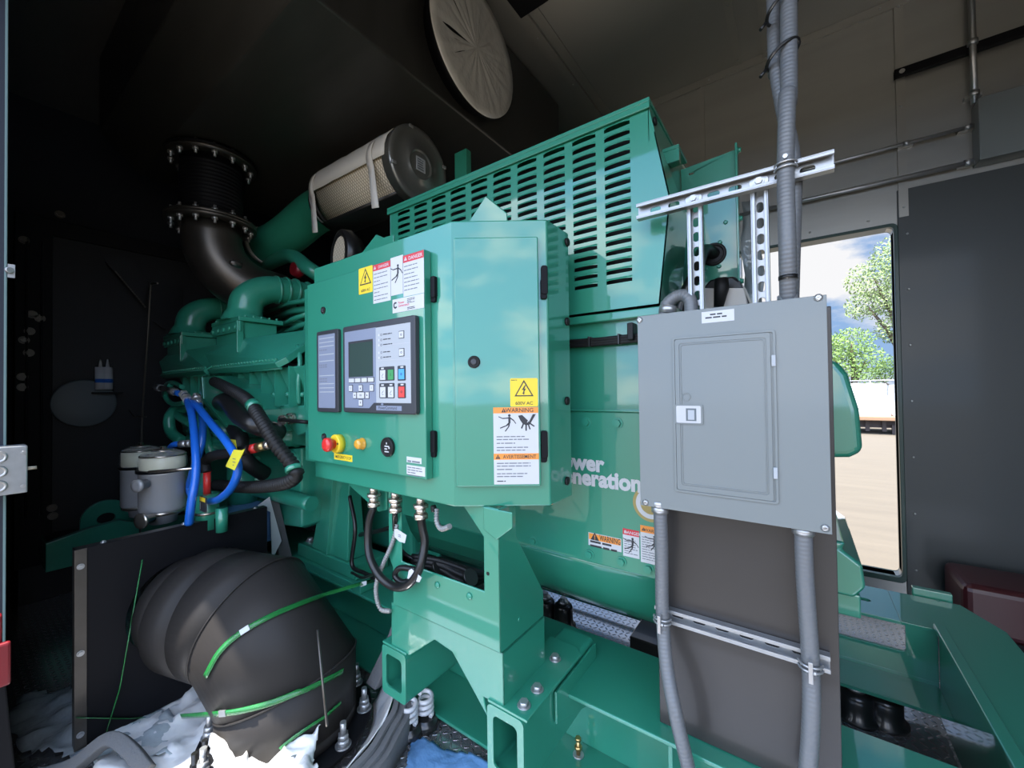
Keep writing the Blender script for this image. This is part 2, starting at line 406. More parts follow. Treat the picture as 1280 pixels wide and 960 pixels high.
# trims of the back wall
F = FY(YB)
def rivets(F, p, q, step, r=.006, m='zinc', mbx=None):
    mb = mbx or MB(); p = V(p); q = V(q); n = max(1, int((q-p).length/step))
    for i in range(n+1):
        c = p.lerp(q, i/n); mb.lathe(F.p(c.x, c.y, 0), F.n, [(0, r), (.003, r*.9), (.005, r*.4)], 10)
    return mb
def trimstrip(name, F, a0, b0, a1, b1, th, m='trim'):
    mb = MB().mat(m); mb.rect(F, a0, b0, a1, b1, .0005, th)
    F2 = Fr(F.p(0, 0, th), F.x, F.y); mb.mat('zinc')
    if abs(a1-a0) > abs(b1-b0): c = (b0+b1)/2; rivets(F2, (a0+.05, c), (a1-.05, c), .42, mbx=mb)
    else: c = (a0+a1)/2; rivets(F2, (c, b0+.05), (c, b1-.05), .42, mbx=mb)
    return struct(mb.build(name))
x1 = at(1121, 180, Y=YB).x; x2 = at(1133, 180, Y=YB).x
trimstrip('trim_1', F, x1, dt+.045, x2, CEIL-.002, .012)
x = at(878, 150, Y=YB).x; trimstrip('trim_2', F, x-.014, dt+.03, x+.014, CEIL-.002, .006)
trimstrip('trim_3', F, XE+.01, CEIL-.05, XR-.01, CEIL-.001, .014)
mb = MB().mat('zinc'); rivets(FY(YB-.010), (dr+.055, db+.05), (dr+.055, dt-.05), .26, mbx=mb); rivets(F, (dl+.1, dt+.06), (dr-.1, dt+.06), .25, mbx=mb); struct(mb.build('trim_4'))
pw0 = dr+.0185; pwz = at(1150, 232, Y=YB-.01).z
struct(MB().box(pw0, XR-.002, YB-.010, YB-.0005, FLOOR+.002, pwz).build('trim_11', 'wall_paint', bevel=.002))
# box section and lighter panel at the far right
a = at(1219, 128, Y=2.94); b = at(1219, 205, Y=2.94)
mb = MB().mat('grey_box'); mb.box(a.x, XR-.01, 2.90, YB-.001, b.z, a.z); struct(mb.build('trim_5', bevel=.004))
# ceiling trims: riveted seams that run across the container
FC = Fr((0, 0, CEIL), (1, 0, 0), (0, -1, 0))     # n = -Z
assert FC.n.z < 0
p = at(748, 133, Z=CEIL)
trimstrip('trim_6', FC, p.x-.075, -(YB-.01), p.x-.01, -.15, .02)
mb = MB().mat('trim'); mb.rect(FC, p.x+.01, -(YB-.01), p.x+.05, -.15, .0005, .006); struct(mb.build('trim_7'))
p = at(922, 70, Z=CEIL); trimstrip('trim_8', FC, p.x-.02, -(YB-.01), p.x+.02, -.15, .008)
p = at(958, 60, Z=CEIL); trimstrip('trim_9', FC, p.x-.02, -(YB-.01), p.x+.02, -.15, .03)
# dark ceiling vent
q = at(674, 2, Z=CEIL)
mb = MB(); mb.rect(FC, q.x-.12, -q.y, q.x+.06, -q.y+.2, .001, .03)
tag(mb.build('ceiling_hatch', 'black', bevel=.004), 'small dark hatch on the metal ceiling beside the riveted seam', 'hatch')
# ------------------------------------------------------------------ black bar, galvanised pipes on the back wall
mb = MB(); p = at(1118, 92, Y=2.965); q = at(1290, 36, Y=2.965)
mb.box(p.x, q.x+.25, 2.965, 2.995, p.z-.022, p.z+.022)
o = tag(mb.build('mounting_bar', 'black', bevel=.003), 'flat black steel bar bolted high on the metal back wall', 'bar')
b = MB().mat('zinc').hexbolt((p.x+.03, 2.965, p.z), (0, -1, 0), .008, .004); b.build('bolt', None, o)
def pipe_run(lab, path, r, clips=(), m='zinc'):
    t = thing('metal_conduit', lab, 'conduit', path[0], None)
    MB().tube(path, r, 14).build('pipe', m, t)
    for c, d in clips:
        c = V(c); d = V(d).normalized(); MB().tube([c-d*.012, c+d*.012], r*1.5, 14).build('coupling', m, t)
        MB().box(c.x-.03, c.x+.03, c.y+r, YB-.001, c.z-.008, c.z+.008).build('clip', m, t)
    return t
yp = 2.955
A = at(1000, 203, Y=yp); B = at(1217, 157, Y=yp)
pipe_run('thin galvanised conduit on the back wall, the upper of two horizontal ones', [(A.x-.3, yp, B.z), (B.x, yp, B.z)], .009, [((B.x-.02, yp, B.z), (1, 0, 0)), ((x1+.03, yp, B.z), (1, 0, 0))])
A = at(960, 262, Y=yp); B2 = at(1217, 202, Y=yp)
pipe_run('thicker galvanised conduit on the back wall, the lower of two horizontal ones', [(A.x-.15, yp, B2.z), (B2.x, yp, B2.z)], .012, [((B2.x-.02, yp, B2.z), (1, 0, 0))])
C = at(1216, 60, Y=yp)
pipe_run('vertical galvanised conduit dropping from the ceiling to the grey wall trunking', [(C.x, yp, CEIL-.002), (C.x, yp, a.z+.001)], .013, [((C.x, yp, a.z+.05), (0, 0, 1)), ((C.x, yp, at(1216, 53, Y=yp).z), (0, 0, 1))])
# ------------------------------------------------------------------ near wall left: jamb strip, latch, galvanised junction box, red lever
mb = MB(); mb.box(NX0-.04, NX0+.0, .098, .106, FLOOR+.01, 1.94); mb.mats = []
struct(mb.build('trim_10', 'strip_teal', bevel=.002))
jb = at(2, 585, X=-1.88)
def y_at(u, X): return at(u, 480, X=X).y
z0, z1 = at(30, 616, X=-1.86).z, at(30, 557, X=-1.86).z
jt = thing('junction_box', 'galvanised steel junction box with round knockouts fixed to the door jamb', 'electrical box', (-1.93, .107, z0))
Fj = FX(-1.86); yj = y_at(35, -1.86)
mb = MB(); mb.rect(Fj, .07, z0, yj, z1, -.07, 0); mb.build('box_body', 'galv', jt, bevel=.003)
for i in range(3):
    zz = z0+(z1-z0)*(.2+.3*i); MB().lathe((-1.86, .088, zz), (1, 0, 0), [(0, .017), (.003, .017), (.004, .012), (.002, .010)], 20).build('knockout', 'zinc', jt)
MB().hexbolt((-1.86, yj-.008, z1-.02), (1, 0, 0), .004, .003).build('bolt', 'zinc', jt)
MB().hexbolt((-1.86, yj-.008, z0+.02), (1, 0, 0), .004, .003).build('bolt', 'zinc', jt)
MB().tube([(-1.87, yj, (z0+z1)/2), (-1.87, yj+.018, (z0+z1)/2)], .005, 10).build('cable_stub', 'filter_cream', jt)
zl = at(6, 336, X=-1.9).z; c = thing('latch', 'small bright metal latch pin sticking out of the door jamb', 'latch', (-1.9, .10, zl))
MB().tube([(-1.915, .107, zl), (-1.905, y_at(12, -1.9), zl)], .009, 12).build('pin', 'zinc', c, bevel=.002)
MB().box(-1.925, -1.918, .106, .12, zl-.02, zl+.02).build('plate', 'zinc', c)
zt, zb_ = at(5, 768, X=-1.8).z, at(5, 855, X=-1.8).z
lv = thing('pallet_jack_handle', 'red painted steel lever with a black foot just inside the doorway', 'lever', (-1.8, .11, FLOOR))
yl = y_at(9, -1.8)
MB().box(-1.83, -1.80, yl-.035, yl-.006, zb_, zt).build('handle', 'red_paint', lv, bevel=.006)
MB().box(-1.80, -1.78, yl-.03, yl+.008, zb_, (zt*.62+zb_*.38)).build('grip', 'red_paint', lv, bevel=.006)
MB().hull([(-1.86, .07, FLOOR+.001), (-1.78, .07, FLOOR+.001), (-1.86, .13, FLOOR+.001), (-1.78, .13, FLOOR+.001), (-1.83, yl-.03, zb_), (-1.79, yl-.03, zb_), (-1.83, yl, zb_), (-1.79, yl, zb_)]).build('base', 'black', lv, bevel=.004)
# dark red case at the far right
A = at(1192, 716, Y=2.75); B = at(1290, 782, Y=2.75)
o = MB().box(A.x, A.x+.75, 2.62, 2.93, A.z-.02-.20, A.z).build('red_case', 'red_dark', bevel=.03, seg=3)
FCASE = (A.x, A.z)
tag(o, 'dark red metal case in the shade against the back wall', 'case')
o2 = MB().box(A.x+.05, A.x+.70, 2.64, 2.92, FLOOR+.001, A.z-.221).build('steel_stand', 'black', bevel=.004)
tag(o2, 'black steel stand carrying the dark red case by the back wall', 'stand')
# ================================================================== OUTSIDE THE FAR DOOR
def leafball(mb, c, r, n, size):
    for i in range(n):
        while True:
            d = V((random.uniform(-1, 1), random.uniform(-1, 1), random.uniform(-1, 1)))
            if d.length < 1: break
        p = V(c)+V((d.x*r[0], d.y*r[1], d.z*r[2]))
        a = V((random.gauss(0, 1), random.gauss(0, 1), random.gauss(0, 1))).normalized(); b_ = a.orthogonal().normalized()
        s_ = size*random.uniform(.6, 1.3); k = mb.add([p-a*s_, p-b_*s_*.5, p+a*s_, p+b_*s_*.5]); mb.face([k, k+1, k+2, k+3])
def tree(name, lab, x, y, h, balls, leaf, n, size, grp=None):
    t = thing(name, lab, 'tree', (x, y, GRD), grp); z = GRD
    mb = MB(); top = V((x, y, z+h*.75)); mb.tube(smooth_path([(x, y, z), (x+.1, y, z+h*.3), top]), [h*.035*(1-.035*k) for k in range(17)], 10)
    for bx, bz, br in balls: mb.tube([(x, y, z+h*.3), (x+bx*.5, y, z+h*.3+(bz-h*.3)*.6), (x+bx, y, z+bz)], [h*.014, h*.01, h*.005], 8)
    mb.build('trunk', 'bark', t); mb = MB()
    for bx, bz, br in balls: leafball(mb, (x+bx, y+random.uniform(-.4, .4), z+bz), (br, br, br*.8), int(n*br*br), size)
    mb.build('foliage', leaf, t)
p = at(1112, 400, Y=26)
tree('tall_tree', 'tall pale green tree rising behind the yard fence, beyond the doorway', p.x+.6, 26, 8.5,
     [(-.2, 7.9, 1.1), (-1.1, 6.9, 1.2), (.8, 7.0, 1.4), (-1.4, 5.6, .9), (0, 5.8, 1.3), (1.3, 5.4, 1.3), (-.2, 4.4, 1.0), (2.2, 6.4, 1.4)], 'leaf_pale', 900, .075)
p = at(1065, 450, Y=24)
tree('bushy_tree', 'lower bright green bushy tree left of the tall one, behind the fence', p.x, 24, 4.6, [(-.9, 3.4, 1.0), (0, 3.7, .9), (.5, 2.9, .8), (-2, 3.2, 1.1), (-.5, 2.4, 1)], 'leaf', 1100, .065)
p = at(1118, 460, Y=21.9)+V((1.2, 0, 0))
tree('round_shrub_tree', 'low green tree under the tall one, behind the fence', p.x, 20.8+7.5, 3.6, [(-.3, 2.6, .8), (.6, 2.5, .8), (1.6, 2.7, 1.0), (-1.1, 2.2, .7)], 'leaf', 1100, .065)
f = thing('chain_fence', 'thin grey wire fence along the far side of the yard', 'fence', (2, 22.6, GRD))
for i in range(6): MB().cyl((-1+i*1.7, 22.6, GRD), (-1+i*1.7, 22.6, GRD+1.95), .03, 8).build('post', 'galv', f)
MB().cyl((-1.2, 22.6, GRD+1.93), (8, 22.6, GRD+1.93), .022, 8).build('top_rail', 'galv', f)
mb = MB()
for i in range(60):
    x = -1+i*.15; mb.tube([(x, 22.6, GRD+.05), (x+1.85, 22.6, GRD+1.9)], .004, 4, False); mb.tube([(x+1.85, 22.6, GRD+.05), (x, 22.6, GRD+1.9)], .004, 4, False)
mb.build('wire_mesh', 'galv', f)
# flatbed trailer with wrapped loads
yt = 19.0; zbed = at(1100, 521, Y=yt).z
t = thing('flatbed_trailer', 'rusty flatbed trailer parked in the yard beyond the doorway', 'trailer', (3, yt, GRD))
MB().box(.2, 7.5, yt, yt+2.4, zbed-.14, zbed).build('deck', 'wood', t, bevel=.02)
MB().box(.2, 7.5, yt+.5, yt+.7, zbed-.42, zbed-.141).build('chassis_beam', 'truck', t)
MB().box(.2, 7.5, yt+1.7, yt+1.9, zbed-.42, zbed-.141).build('chassis_beam', 'truck', t)
for x in (1.9, 2.35): MB().box(x, x+.12, yt+.4, yt+.5, GRD+.08, zbed-.141).build('landing_leg', 'truck', t)
MB().box(2.6, 4.2, yt+.3, yt+.45, zbed-.75, zbed-.3).build('storage_box', 'truck', t)
for x in (5.4, 6.5): 
    for y in (yt+.1, yt+2.0): MB().lathe((x, y, GRD+.46), (0, 1, 0), [(0, .2), (0, .44), (.02, .46), (.26, .46), (.28, .44), (.28, .2)], 24).build('wheel', 'tyre', t)
def wrapped(lab, x0, x1, y0, y1, z0, z1):
    bm = MB(); n = 14
    idx = {}
    mbx = MB(); bmm = bmesh.new(); bmesh.ops.create_cube(bmm, size=1); bmesh.ops.subdivide_edges(bmm, edges=bmm.edges, cuts=n, use_grid_fill=True)
    for v in bmm.verts:
        q = v.co; w_ = noise.noise(V((q.x*6+x0, q.y*6, q.z*6)))*.06
        p = V((x0+(x1-x0)*(q.x+.5), y0+(y1-y0)*(q.y+.5), z0+(z1-z0)*(q.z+.5)))
        k = 1-.10*(q.z+.5); c = V(((x0+x1)/2, (y0+y1)/2, 0)); p.x = c.x+(p.x-c.x)*k; p.y = c.y+(p.y-c.y)*k; p.z += w_*(q.z+.5); p.x += w_; v.co = p
    bmm.verts.index_update(); k = mbx.add([v.co.copy() for v in bmm.verts])
    for fc in bmm.faces: mbx.face([k+v.index for v in fc.verts], True)
    bmm.free(); return tag(mbx.build('wrapped_load', 'wrap'), lab, 'load', 'white wrapped loads on the trailer')
zl0 = zbed+.002; zl1 = at(1090, 480, Y=yt+.3).z
wrapped('long white plastic-wrapped load on the trailer deck, nearest the genset', .9, 2.55, yt+.2, yt+2.1, zl0, zl1)
wrapped('white plastic-wrapped load on the trailer deck, beside the door frame', 2.65, 4.9, yt+.2, yt+2.1, zl0, zl1-.05)
# ================================================================== SKID
ZR = -.90                 # top of the rails
sk = thing('skid_frame', 'long green welded steel skid frame carrying engine and alternator', 'skid frame', (-1.5, 1.75, FLOOR))
xs0, xs1 = -3.2, .395
RT = .012
mb = MB(); FT = FZ(ZR)
hx = at(1165, 957, Z=ZR)
mb.slab(FT, [(xs0, 1.07), (xs1, 1.07), (xs1, 1.385), (xs0, 1.385)], -RT, 0, holes=[circ(.235, 1.17, .035, 20)])
mb.box(xs0, xs1, 1.27, 1.285, ZR-.31, ZR-RT)
mb.box(xs0, xs1, 1.07, 1.285, ZR-.322, ZR-.31)
mb.build('near_rail', 'green', sk, bevel=.003)
for x in (-.30, .0, .32): MB().box(x, x+.012, 1.10, 1.27, ZR-.31, ZR-RT).build('stiffener', 'green', sk, bevel=.002)
yf = at(1080, 766, Z=ZR).y
mb = MB(); a0 = at(1051, 769, Y=yf+.012); 
hx0, hx1 = -.15, at(1132, 790, Y=yf+.012).x; hz1 = at(1120, 776, Y=yf+.012).z; hz0 = at(1120, 812, Y=yf+.012).z
mb.slab(FZ(ZR), [(xs0, yf), (xs1-.1005, yf), (xs1-.1005, yf+.29), (xs0, yf+.29)], -RT, 0, holes=[circ(at(1080, 749, Z=ZR).x, at(1080, 749, Z=ZR).y, .022, 16, .016)])
mb.slab(FY(yf+.012), [(xs0, ZR-.20), (xs1, ZR-.20), (xs1, ZR-RT), (xs0, ZR-RT)], -.012, 0, holes=[rrect(hx0, hz0, hx1, hz1, .012), rrect(-1.9, ZR-.195, -.45, ZR-.04, .012)])
mb.slab(FY(yf+.012), [(xs0, ZR-.32), (xs1, ZR-.32), (xs1, ZR-.20), (xs0, ZR-.20)], -.012, 0, holes=[rrect(-1.9, ZR-.30, -.45, ZR-.235, .012)])  # long cutouts in both strips are added to pass the added doorway's light
mb.box(xs0, xs1, yf-.16, yf+.012, ZR-.225, ZR-.213)
mb.build('far_rail', 'green', sk, bevel=.003)
# end cross member with chamfered far corner and a raised inner lip
c1 = at(1216, 752, Z=ZR); c2 = at(1246, 795, Z=ZR)
mb = MB(); xo = .59
mb.slab(FZ(ZR), [(xs1, 1.07), (xo, 1.07), (xo, 2.23), (c1.x-.05, yf+.29), (xs1-.10, yf+.29), (xs1-.10, yf), (xs1, yf)], -RT, 0, holes=[circ(.45, 2.40, .008, 12)])
mb.box(xs1, xs1+.014, 1.07, yf, ZR-.32, ZR+.004)
mb.box(xo-.014, xo, 1.07, 2.20, ZR-.32, ZR-RT)
mb.build('end_cross_member', 'green', sk, bevel=.004)
MB().box(xs1-.014, xs1+.018, 1.07, yf, ZR+.0045, ZR+.022).build('edge_lip', 'green', sk, bevel=.003)
# inner vertical bracket plate
MB().box(xs1-.02, xs1+.10, yf+.30, yf+.33, ZR-.1, ZR+.03).build('corner_tab', 'green', sk, bevel=.003)
# two box tubes that stick out of the near rail and carry the cabinet stand
def sup_tube(x0, x1, z1, z0, y0=.85):
    mb = MB(); F = FY(y0); r = .012
    mb.slab(F, rrect(x0, z0, x1, z1, .014), -.006, 0, holes=[rrect(x0+.020, z0+.028, x1-.020, z1-.024, .014)])
    mb.slab(F, rrect(x0, z0, x1, z1, .014), -.42, -.006, holes=[rrect(x0+.009, z0+.009, x1-.009, z1-.009, .008)])
    return mb.build('box_tube', 'green', sk, bevel=.0015)
tz1 = at(477.5, 804, Y=.85).z; tz0 = at(507, 883, Y=.85).z
tx0, tx1 = at(477.5, 804, Y=.85).x, at(507, 850, Y=.85).x
sup_tube(tx0, tx1, tz1, tz0)
ux0, ux1 = at(608.7, 883, Y=.85).x, at(654, 900, Y=.85).x
sup_tube(ux0, ux1, tz1, tz0-.03)
# gusset plates below the right tube
mb = MB(); F = Fr((ux1+.012, 0, 0), (0, 1, 0), (0, 0, 1))
mb.slab(F, [(1.0, tz1-.012), (1.27, tz1-.012), (1.27, tz1-.20), (1.16, tz1-.16), (1.0, tz1-.10)], -.008, 0); mb.build('gusset', 'green', sk, bevel=.002)
# brass bolt on the lower flange
p = at(723, 944, Z=ZR-.31); bt = MB().mat('zinc'); bt.cyl((p.x, p.y, p.z), (p.x, p.y, p.z+.004), .018, 18); bt.mat('brass'); bt.cyl((p.x, p.y, p.z+.004), (p.x, p.y, p.z+.055), .007, 12); bt.tube([(p.x, p.y, p.z+.02), (p.x, p.y, p.z+.032)], .0125, 6); bt.tube([(p.x, p.y, p.z+.048), (p.x, p.y, p.z+.058)], .010, 6)
bt.build('levelling_bolt', None, sk)
# front cross member near the radiator, with a lifting eye
fx = at(57, 712, Z=-1.0); XF = fx.x
g = at(57, 680, X=XF); h_ = at(140, 650, X=XF)
mb = MB(); F = FX(XF); b0 = at(57, 716, X=XF)
q1 = at(110, 660, X=XF); q2 = at(150, 652, X=XF); q3 = at(175, 655, X=XF); q4 = at(180, 690, X=XF)
mb.slab(F, [(g.y, b0.z), (q4.y+.3, b0.z), (q4.y+.3, q3.z), (q3.y, q3.z), (q2.y, q2.z+.01), (q1.y, q1.z-.005), (g.y, g.z)], -.05, 0)
mb.box(XF-.35, XF-.05, g.y, g.y+.012, b0.z, g.z)
mb.build('front_cross_member', 'green_cast', sk, bevel=.004)
e = at(133, 648, X=XF-.2); mb = MB(); F = FX(XF-.2)
mb.slab(F, circ(e.y, e.z, .12, 28)[:15]+[(e.y-.12, e.z-.2), (e.y+.5, e.z-.2), (e.y+.5, e.z+.05)][:2], -.03, 0, holes=[circ(e.y, e.z-.0, .045, 20, .035)])
mb.build('lifting_eye', 'green_cast', sk, bevel=.003)
# ------------------------------------------------------------------ isolators under the frame
def isolator(x, y, lab, white=True):
    t = thing('vibration_isolator', lab, 'spring mount', (x, y, FLOOR), 'spring mounts under the skid')
    zt = ZR-.325
    H = zt-FLOOR-.004
    MB().box(x-.06, x+.06, y-.05, y+.05, FLOOR+.001, FLOOR+.012).build('base_plate', 'isolator', t, bevel=.002)
    return t
# drum-shaped black mounts seen inside the frame
def drum(x, y, lab, r=.045, h=.10):
    t = thing('rubber_mount', lab, 'rubber mount', (x, y, FLOOR))
    MB().lathe((x, y, FLOOR+.001), (0, 0, 1), [(0, r*1.3), (.012, r*1.3), (.02, r), (h-.02, r), (h-.008, r*.9), (h, r*.6)], 24).build('body', 'isolator', t)
    MB().lathe((x, y, FLOOR+h+.0015), (0, 0, 1), [(0, r*.55), (.012, r*.55), (.014, r*.3), (.03, r*.3)], 16).build('stud', 'zinc', t)
    return t
for (u, v), lab in (((1070, 862), 'black drum mount inside the skid by the end rail, left one of two'), ((1106, 868), 'black drum mount inside the skid by the end rail, right one of two')):
    p = at(u, v, Z=FLOOR+.1); drum(p.x, p.y, lab, .052, .10)
for (u, v), lab in (((682, 748), 'black drum mount behind the cabinet stand, nearer the stand'), ((704, 754), 'black drum mount behind the cabinet stand, beside its twin')):
    p = at(u, v, Z=FLOOR+.12); drum(p.x, p.y, lab, .05, .12)
def spring(u, v, lab):
    p = at(u, v, Z=FLOOR+.10); t = thing('spring_isolator', lab, 'spring mount', (p.x, p.y, FLOOR))
    MB().lathe((p.x, p.y, FLOOR+.001), (0, 0, 1), [(0, .045), (.03, .045), (.032, .036), (.04, .036)], 20).build('cup', 'isolator', t)
    pts = [(p.x+.024*math.cos(a), p.y+.024*math.sin(a), FLOOR+.047+a*.0032) for a in [k*.5 for k in range(46)]]
    MB().tube(pts, .0078, 8).build('spring', 'white', t)
spring(512, 884, 'white coil spring mount under the left box tube')
spring(532, 874, 'white coil spring mount behind its twin under the left box tube')
mb = MB(); p = at(548, 910, Z=FLOOR+.1)
mb.box(p.x-.12, p.x+.16, 1.20, 1.42, FLOOR+.001, FLOOR+.03); mb.box(p.x+.0, p.x+.03, 1.27, 1.38, FLOOR+.03, ZR-.323)
tag(mb.build('mount_bracket', 'isolator', bevel=.003), 'black steel mount bracket on the floor under the near rail', 'bracket')
mb = MB(); p = at(790, 805, Z=FLOOR+.02); q = at(760, 745, Z=FLOOR+.02)
mb.box(p.x+.05, p.x+.25, 1.75, 2.05, FLOOR+.001, FLOOR+.16); 
tag(mb.build('junction_case', 'isolator', bevel=.004), 'small black case on the chequer plate floor below the alternator', 'case')
mb = MB(); p = at(745, 762, Z=FLOOR+.03); mb.box(p.x-.1, p.x+1.0, 2.28, 2.36, FLOOR+.001, FLOOR+.035)
tag(mb.build('floor_batten', 'galv', bevel=.004), 'pale metal strip lying on the bright floor plate behind the alternator', 'strip')

# ================================================================== ALTERNATOR
al = thing('alternator', 'large green alternator with louvred hood behind the grey breaker panel', 'alternator', (-.7, 1.7, ZR))
YH, YA = 1.16, 1.20
hz_top = at(640, 196, Y=YH).z
hx_l = at(488, 262, Y=YH).x; hx_r = at(811, 122, Y=YH).x
h1 = at(838, 247, Y=YH); h2 = at(825, 379, Y=YH); hbz = h2.z
mb = MB(); F = FY(YH)
xa = at(505, 300, Y=YH).x; xb = at(773, 300, Y=YH).x; pit = (xb-xa)/9
zt = at(772, 157, Y=YH).z; zb2 = at(774, 350, Y=YH).z; nr = 17; pz = (zt-zb2)/(nr-1)
holes = []; slots = []
for i in range(10):
    for j in range(nr):
        cx, cz = xa+i*pit, zt-j*pz
        if cx > hx_r-.05: pass
        w2 = pit*.37
        holes.append([(cx-w2, cz-.0085), (cx+w2, cz-.0085), (cx+w2, cz+.0035), (cx+w2*.86, cz+.0065), (cx-w2*.86, cz+.0065), (cx-w2, cz+.0035)]); slots.append((cx, cz, w2))
mb.slab(F, [(hx_l, hbz), (h2.x, hbz), (h1.x, h1.z), (hx_r+.015, hz_top-.10), (hx_r, hz_top-.03), (hx_r, hz_top-.012), (hx_l, hz_top-.012)], -.004, 0, holes=holes)
for cx, cz, w2 in slots:          # hooded lip above every slot
    k = []
    for q, (hh, dd) in enumerate(((.0085, 0), (.0070, .004), (.0045, .0065), (.001, .0075))):
        pts = []
        for m_ in range(7):
            f_ = -1+m_/3; e_ = 1-abs(f_)**4
            pts.append(F.p(cx+f_*w2, cz+hh-(0 if q == 0 else 0), dd*e_+.0003))
        k.append(mb.add(pts))
    for a, b in zip(k, k[1:]):
        for m_ in range(6): mb.face([a+m_, b+m_, b+m_+1, a+m_+1], True)
mb.build('louvred_panel', 'green', al)
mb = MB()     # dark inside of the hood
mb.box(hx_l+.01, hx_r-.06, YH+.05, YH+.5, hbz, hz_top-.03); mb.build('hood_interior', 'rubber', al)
mb = MB()     # hood roof with lip, side and back
mb.box(hx_l-.012, hx_r+.004, YH-.010, YH+.62, hz_top-.012, hz_top); mb.box(hx_l-.012, hx_r+.004, YH-.0102, YH-.004, hz_top-.03, hz_top-.0121)
mb.box(hx_l-.004, hx_l, YH, YH+.6, hbz, hz_top-.012); mb.box(hx_l, hx_r, YH+.595, YH+.6, hbz, hz_top-.012)
mb.build('hood', 'green', al, bevel=.002)
mb = MB(); F = FX(hx_r)      # right side: flat cheek, then the sloping flap
mb.slab(F, [(YH, hz_top-.012), (YH+.60, hz_top-.012), (YH+.60, hbz), (YH+.10, hbz), (YH, hz_top-.12)], -.004, 0)
mb.build('hood_cheek', 'green', al, bevel=.001)
mb = MB()
A_, B_, C_ = V((hx_r+.015, YH, hz_top-.10)), V((h1.x, YH, h1.z)), V((h2.x, YH, hbz))
mb.hull([A_, B_, A_+V((-.003, .0, 0)), V((hx_r, YH+.18, hz_top-.16)), V((h1.x-.0, YH+.22, h1.z+.02)), B_+V((-.004, 0, 0)), V((hx_r-.003, YH+.18, hz_top-.16))])
mb.build('side_flap', 'green', al)
mb = MB(); mb.hull([B_, C_, B_+V((-.004, 0, 0)), C_+V((-.004, 0, 0)), V((h1.x, YH+.22, h1.z+.02)), V((h2.x, YH+.22, hbz)), V((h1.x-.004, YH+.22, h1.z)), V((h2.x-.004, YH+.22, hbz))]); mb.build('side_flap', 'green', al)
# small angle bracket with bolt on the side
g = at(842, 195, X=hx_r+.02); mb = MB(); mb.box(hx_r, hx_r+.05, g.y-.06, g.y+.05, g.z-.012, g.z+.0); mb.box(hx_r, hx_r+.05, g.y-.06, g.y-.054, g.z-.05, g.z-.0121); mb.build('angle_bracket', 'green', al, bevel=.002)
MB().hexbolt((hx_r+.03, g.y, g.z), (0, 0, 1), .010, .008).build('bolt', 'zinc', al)
g = at(818, 152, X=hx_r+.001); MB().lathe((hx_r, g.y, g.z), (1, 0, 0), [(0, .012), (.006, .012), (.008, .006)], 16).build('plug', 'rubber', al)
# end plate facing the camera behind the hood
ye = at(850, 203, X=hx_r).y; ep = at(921, 186, Y=ye)
mb = MB(); F = FY(ye); pz0 = -.1
hc = at(892, 318, Y=ye)
mb.slab(F, [(hx_r+.002, ep.z-.012), (ep.x, ep.z), (ep.x, pz0), (hx_r+.002, pz0)], -.006, 0, holes=[circ(hc.x, hc.z, .035, 24), rrect(at(864, 217, Y=ye).x-.008, at(864, 217, Y=ye).z-.003, at(864, 217, Y=ye).x+.008, at(864, 217, Y=ye).z+.003, .002)])
mb.box(ep.x-.004, ep.x+.003, ye-.02, ye+.03, pz0, ep.z+.012)
mb.build('end_plate', 'green', al, bevel=.002)
MB().lathe((hc.x, ye-.0002, hc.z), (0, -1, 0), [(0, .040), (.004, .038), (.005, .03), (-.012, .028)], 24).build('cable_grommet', 'rubber', al)
for u, v in ((920, 190), (921, 228), (921, 275), (928, 352)):
    q = at(u, v, Y=ye); MB().hexbolt((ep.x+.003, ye-.006, q.z), (1, 0, 0), .008, .008).build('bolt', 'green_cast', al)
for u, v in ((880, 308), (900, 303), (899, 333), (882, 336), (907, 278)):
    q = at(u, v, Y=ye); MB().lathe((q.x, ye-.0002, q.z), (0, -1, 0), [(0, .007), (.004, .0065), (.005, .003)], 12).build('screw', 'green_cast', al)
# main casing: flat flank with flanges, then the round barrel under it
bx0, bx1 = hx_l+.02, at(1038, 560, Y=1.62).x
fz = at(816, 721, Y=YA).z; sz = at(760, 514, Y=YA).z
mb = MB()
mb.box(bx0, h2.x+.03, YA+.0, 2.05, sz, hbz-.004)
mb.build('upper_casing', 'green', al, bevel=.003)
mb = MB(); mb.box(bx0, .0, YA-.012, 2.06, fz, sz); mb.build('lower_casing', 'green', al, bevel=.004)
mb = MB(); mb.box(bx0, h2.x+.03, YA-.03, YA-.0001, hbz-.030, hbz-.005); mb.build('ledge', 'green', al, bevel=.003)
mb = MB(); mb.box(bx0, h2.x+.03, YA-.022, YA-.0001, sz, sz+.006); mb.build('seam_flange', 'green', al, bevel=.002)
mb = MB()       # barrel
pts = []; cy, cz_, rr = 1.66, -.28, .50
zb_b = at(770, 762, Y=1.35).z
prof = []
for k in range(17):
    a = math.radians(180+180*k/16); prof.append((cy+.455*math.cos(a), fz+.05+ (-.05 if k in (0, 16) else 0) + .365*math.sin(a)))
F = Fr((bx0, 0, 0), (0, 1, 0), (0, 0, 1))
mb.slab(F, prof, 0, bx1-bx0-.05, smooth=True)
mb.build('barrel', 'green', al)
for u, v in ((667, 676), (737, 693), (777, 702), (811, 711), (700, 684)):
    if u == 700: continue
    q = at(u, v, Y=YA-.012); MB().mat('green_cast').hexbolt((q.x, YA-.012, q.z), (0, -1, 0), .011, .009).build('bolt', None, al)
for u, v in ((733, 528), (772, 529)):
    q = at(u, v, Y=YA-.012); MB().hexbolt((q.x, YA-.012, q.z), (0, -1, 0), .012, .009).build('bolt', 'green_cast', al)
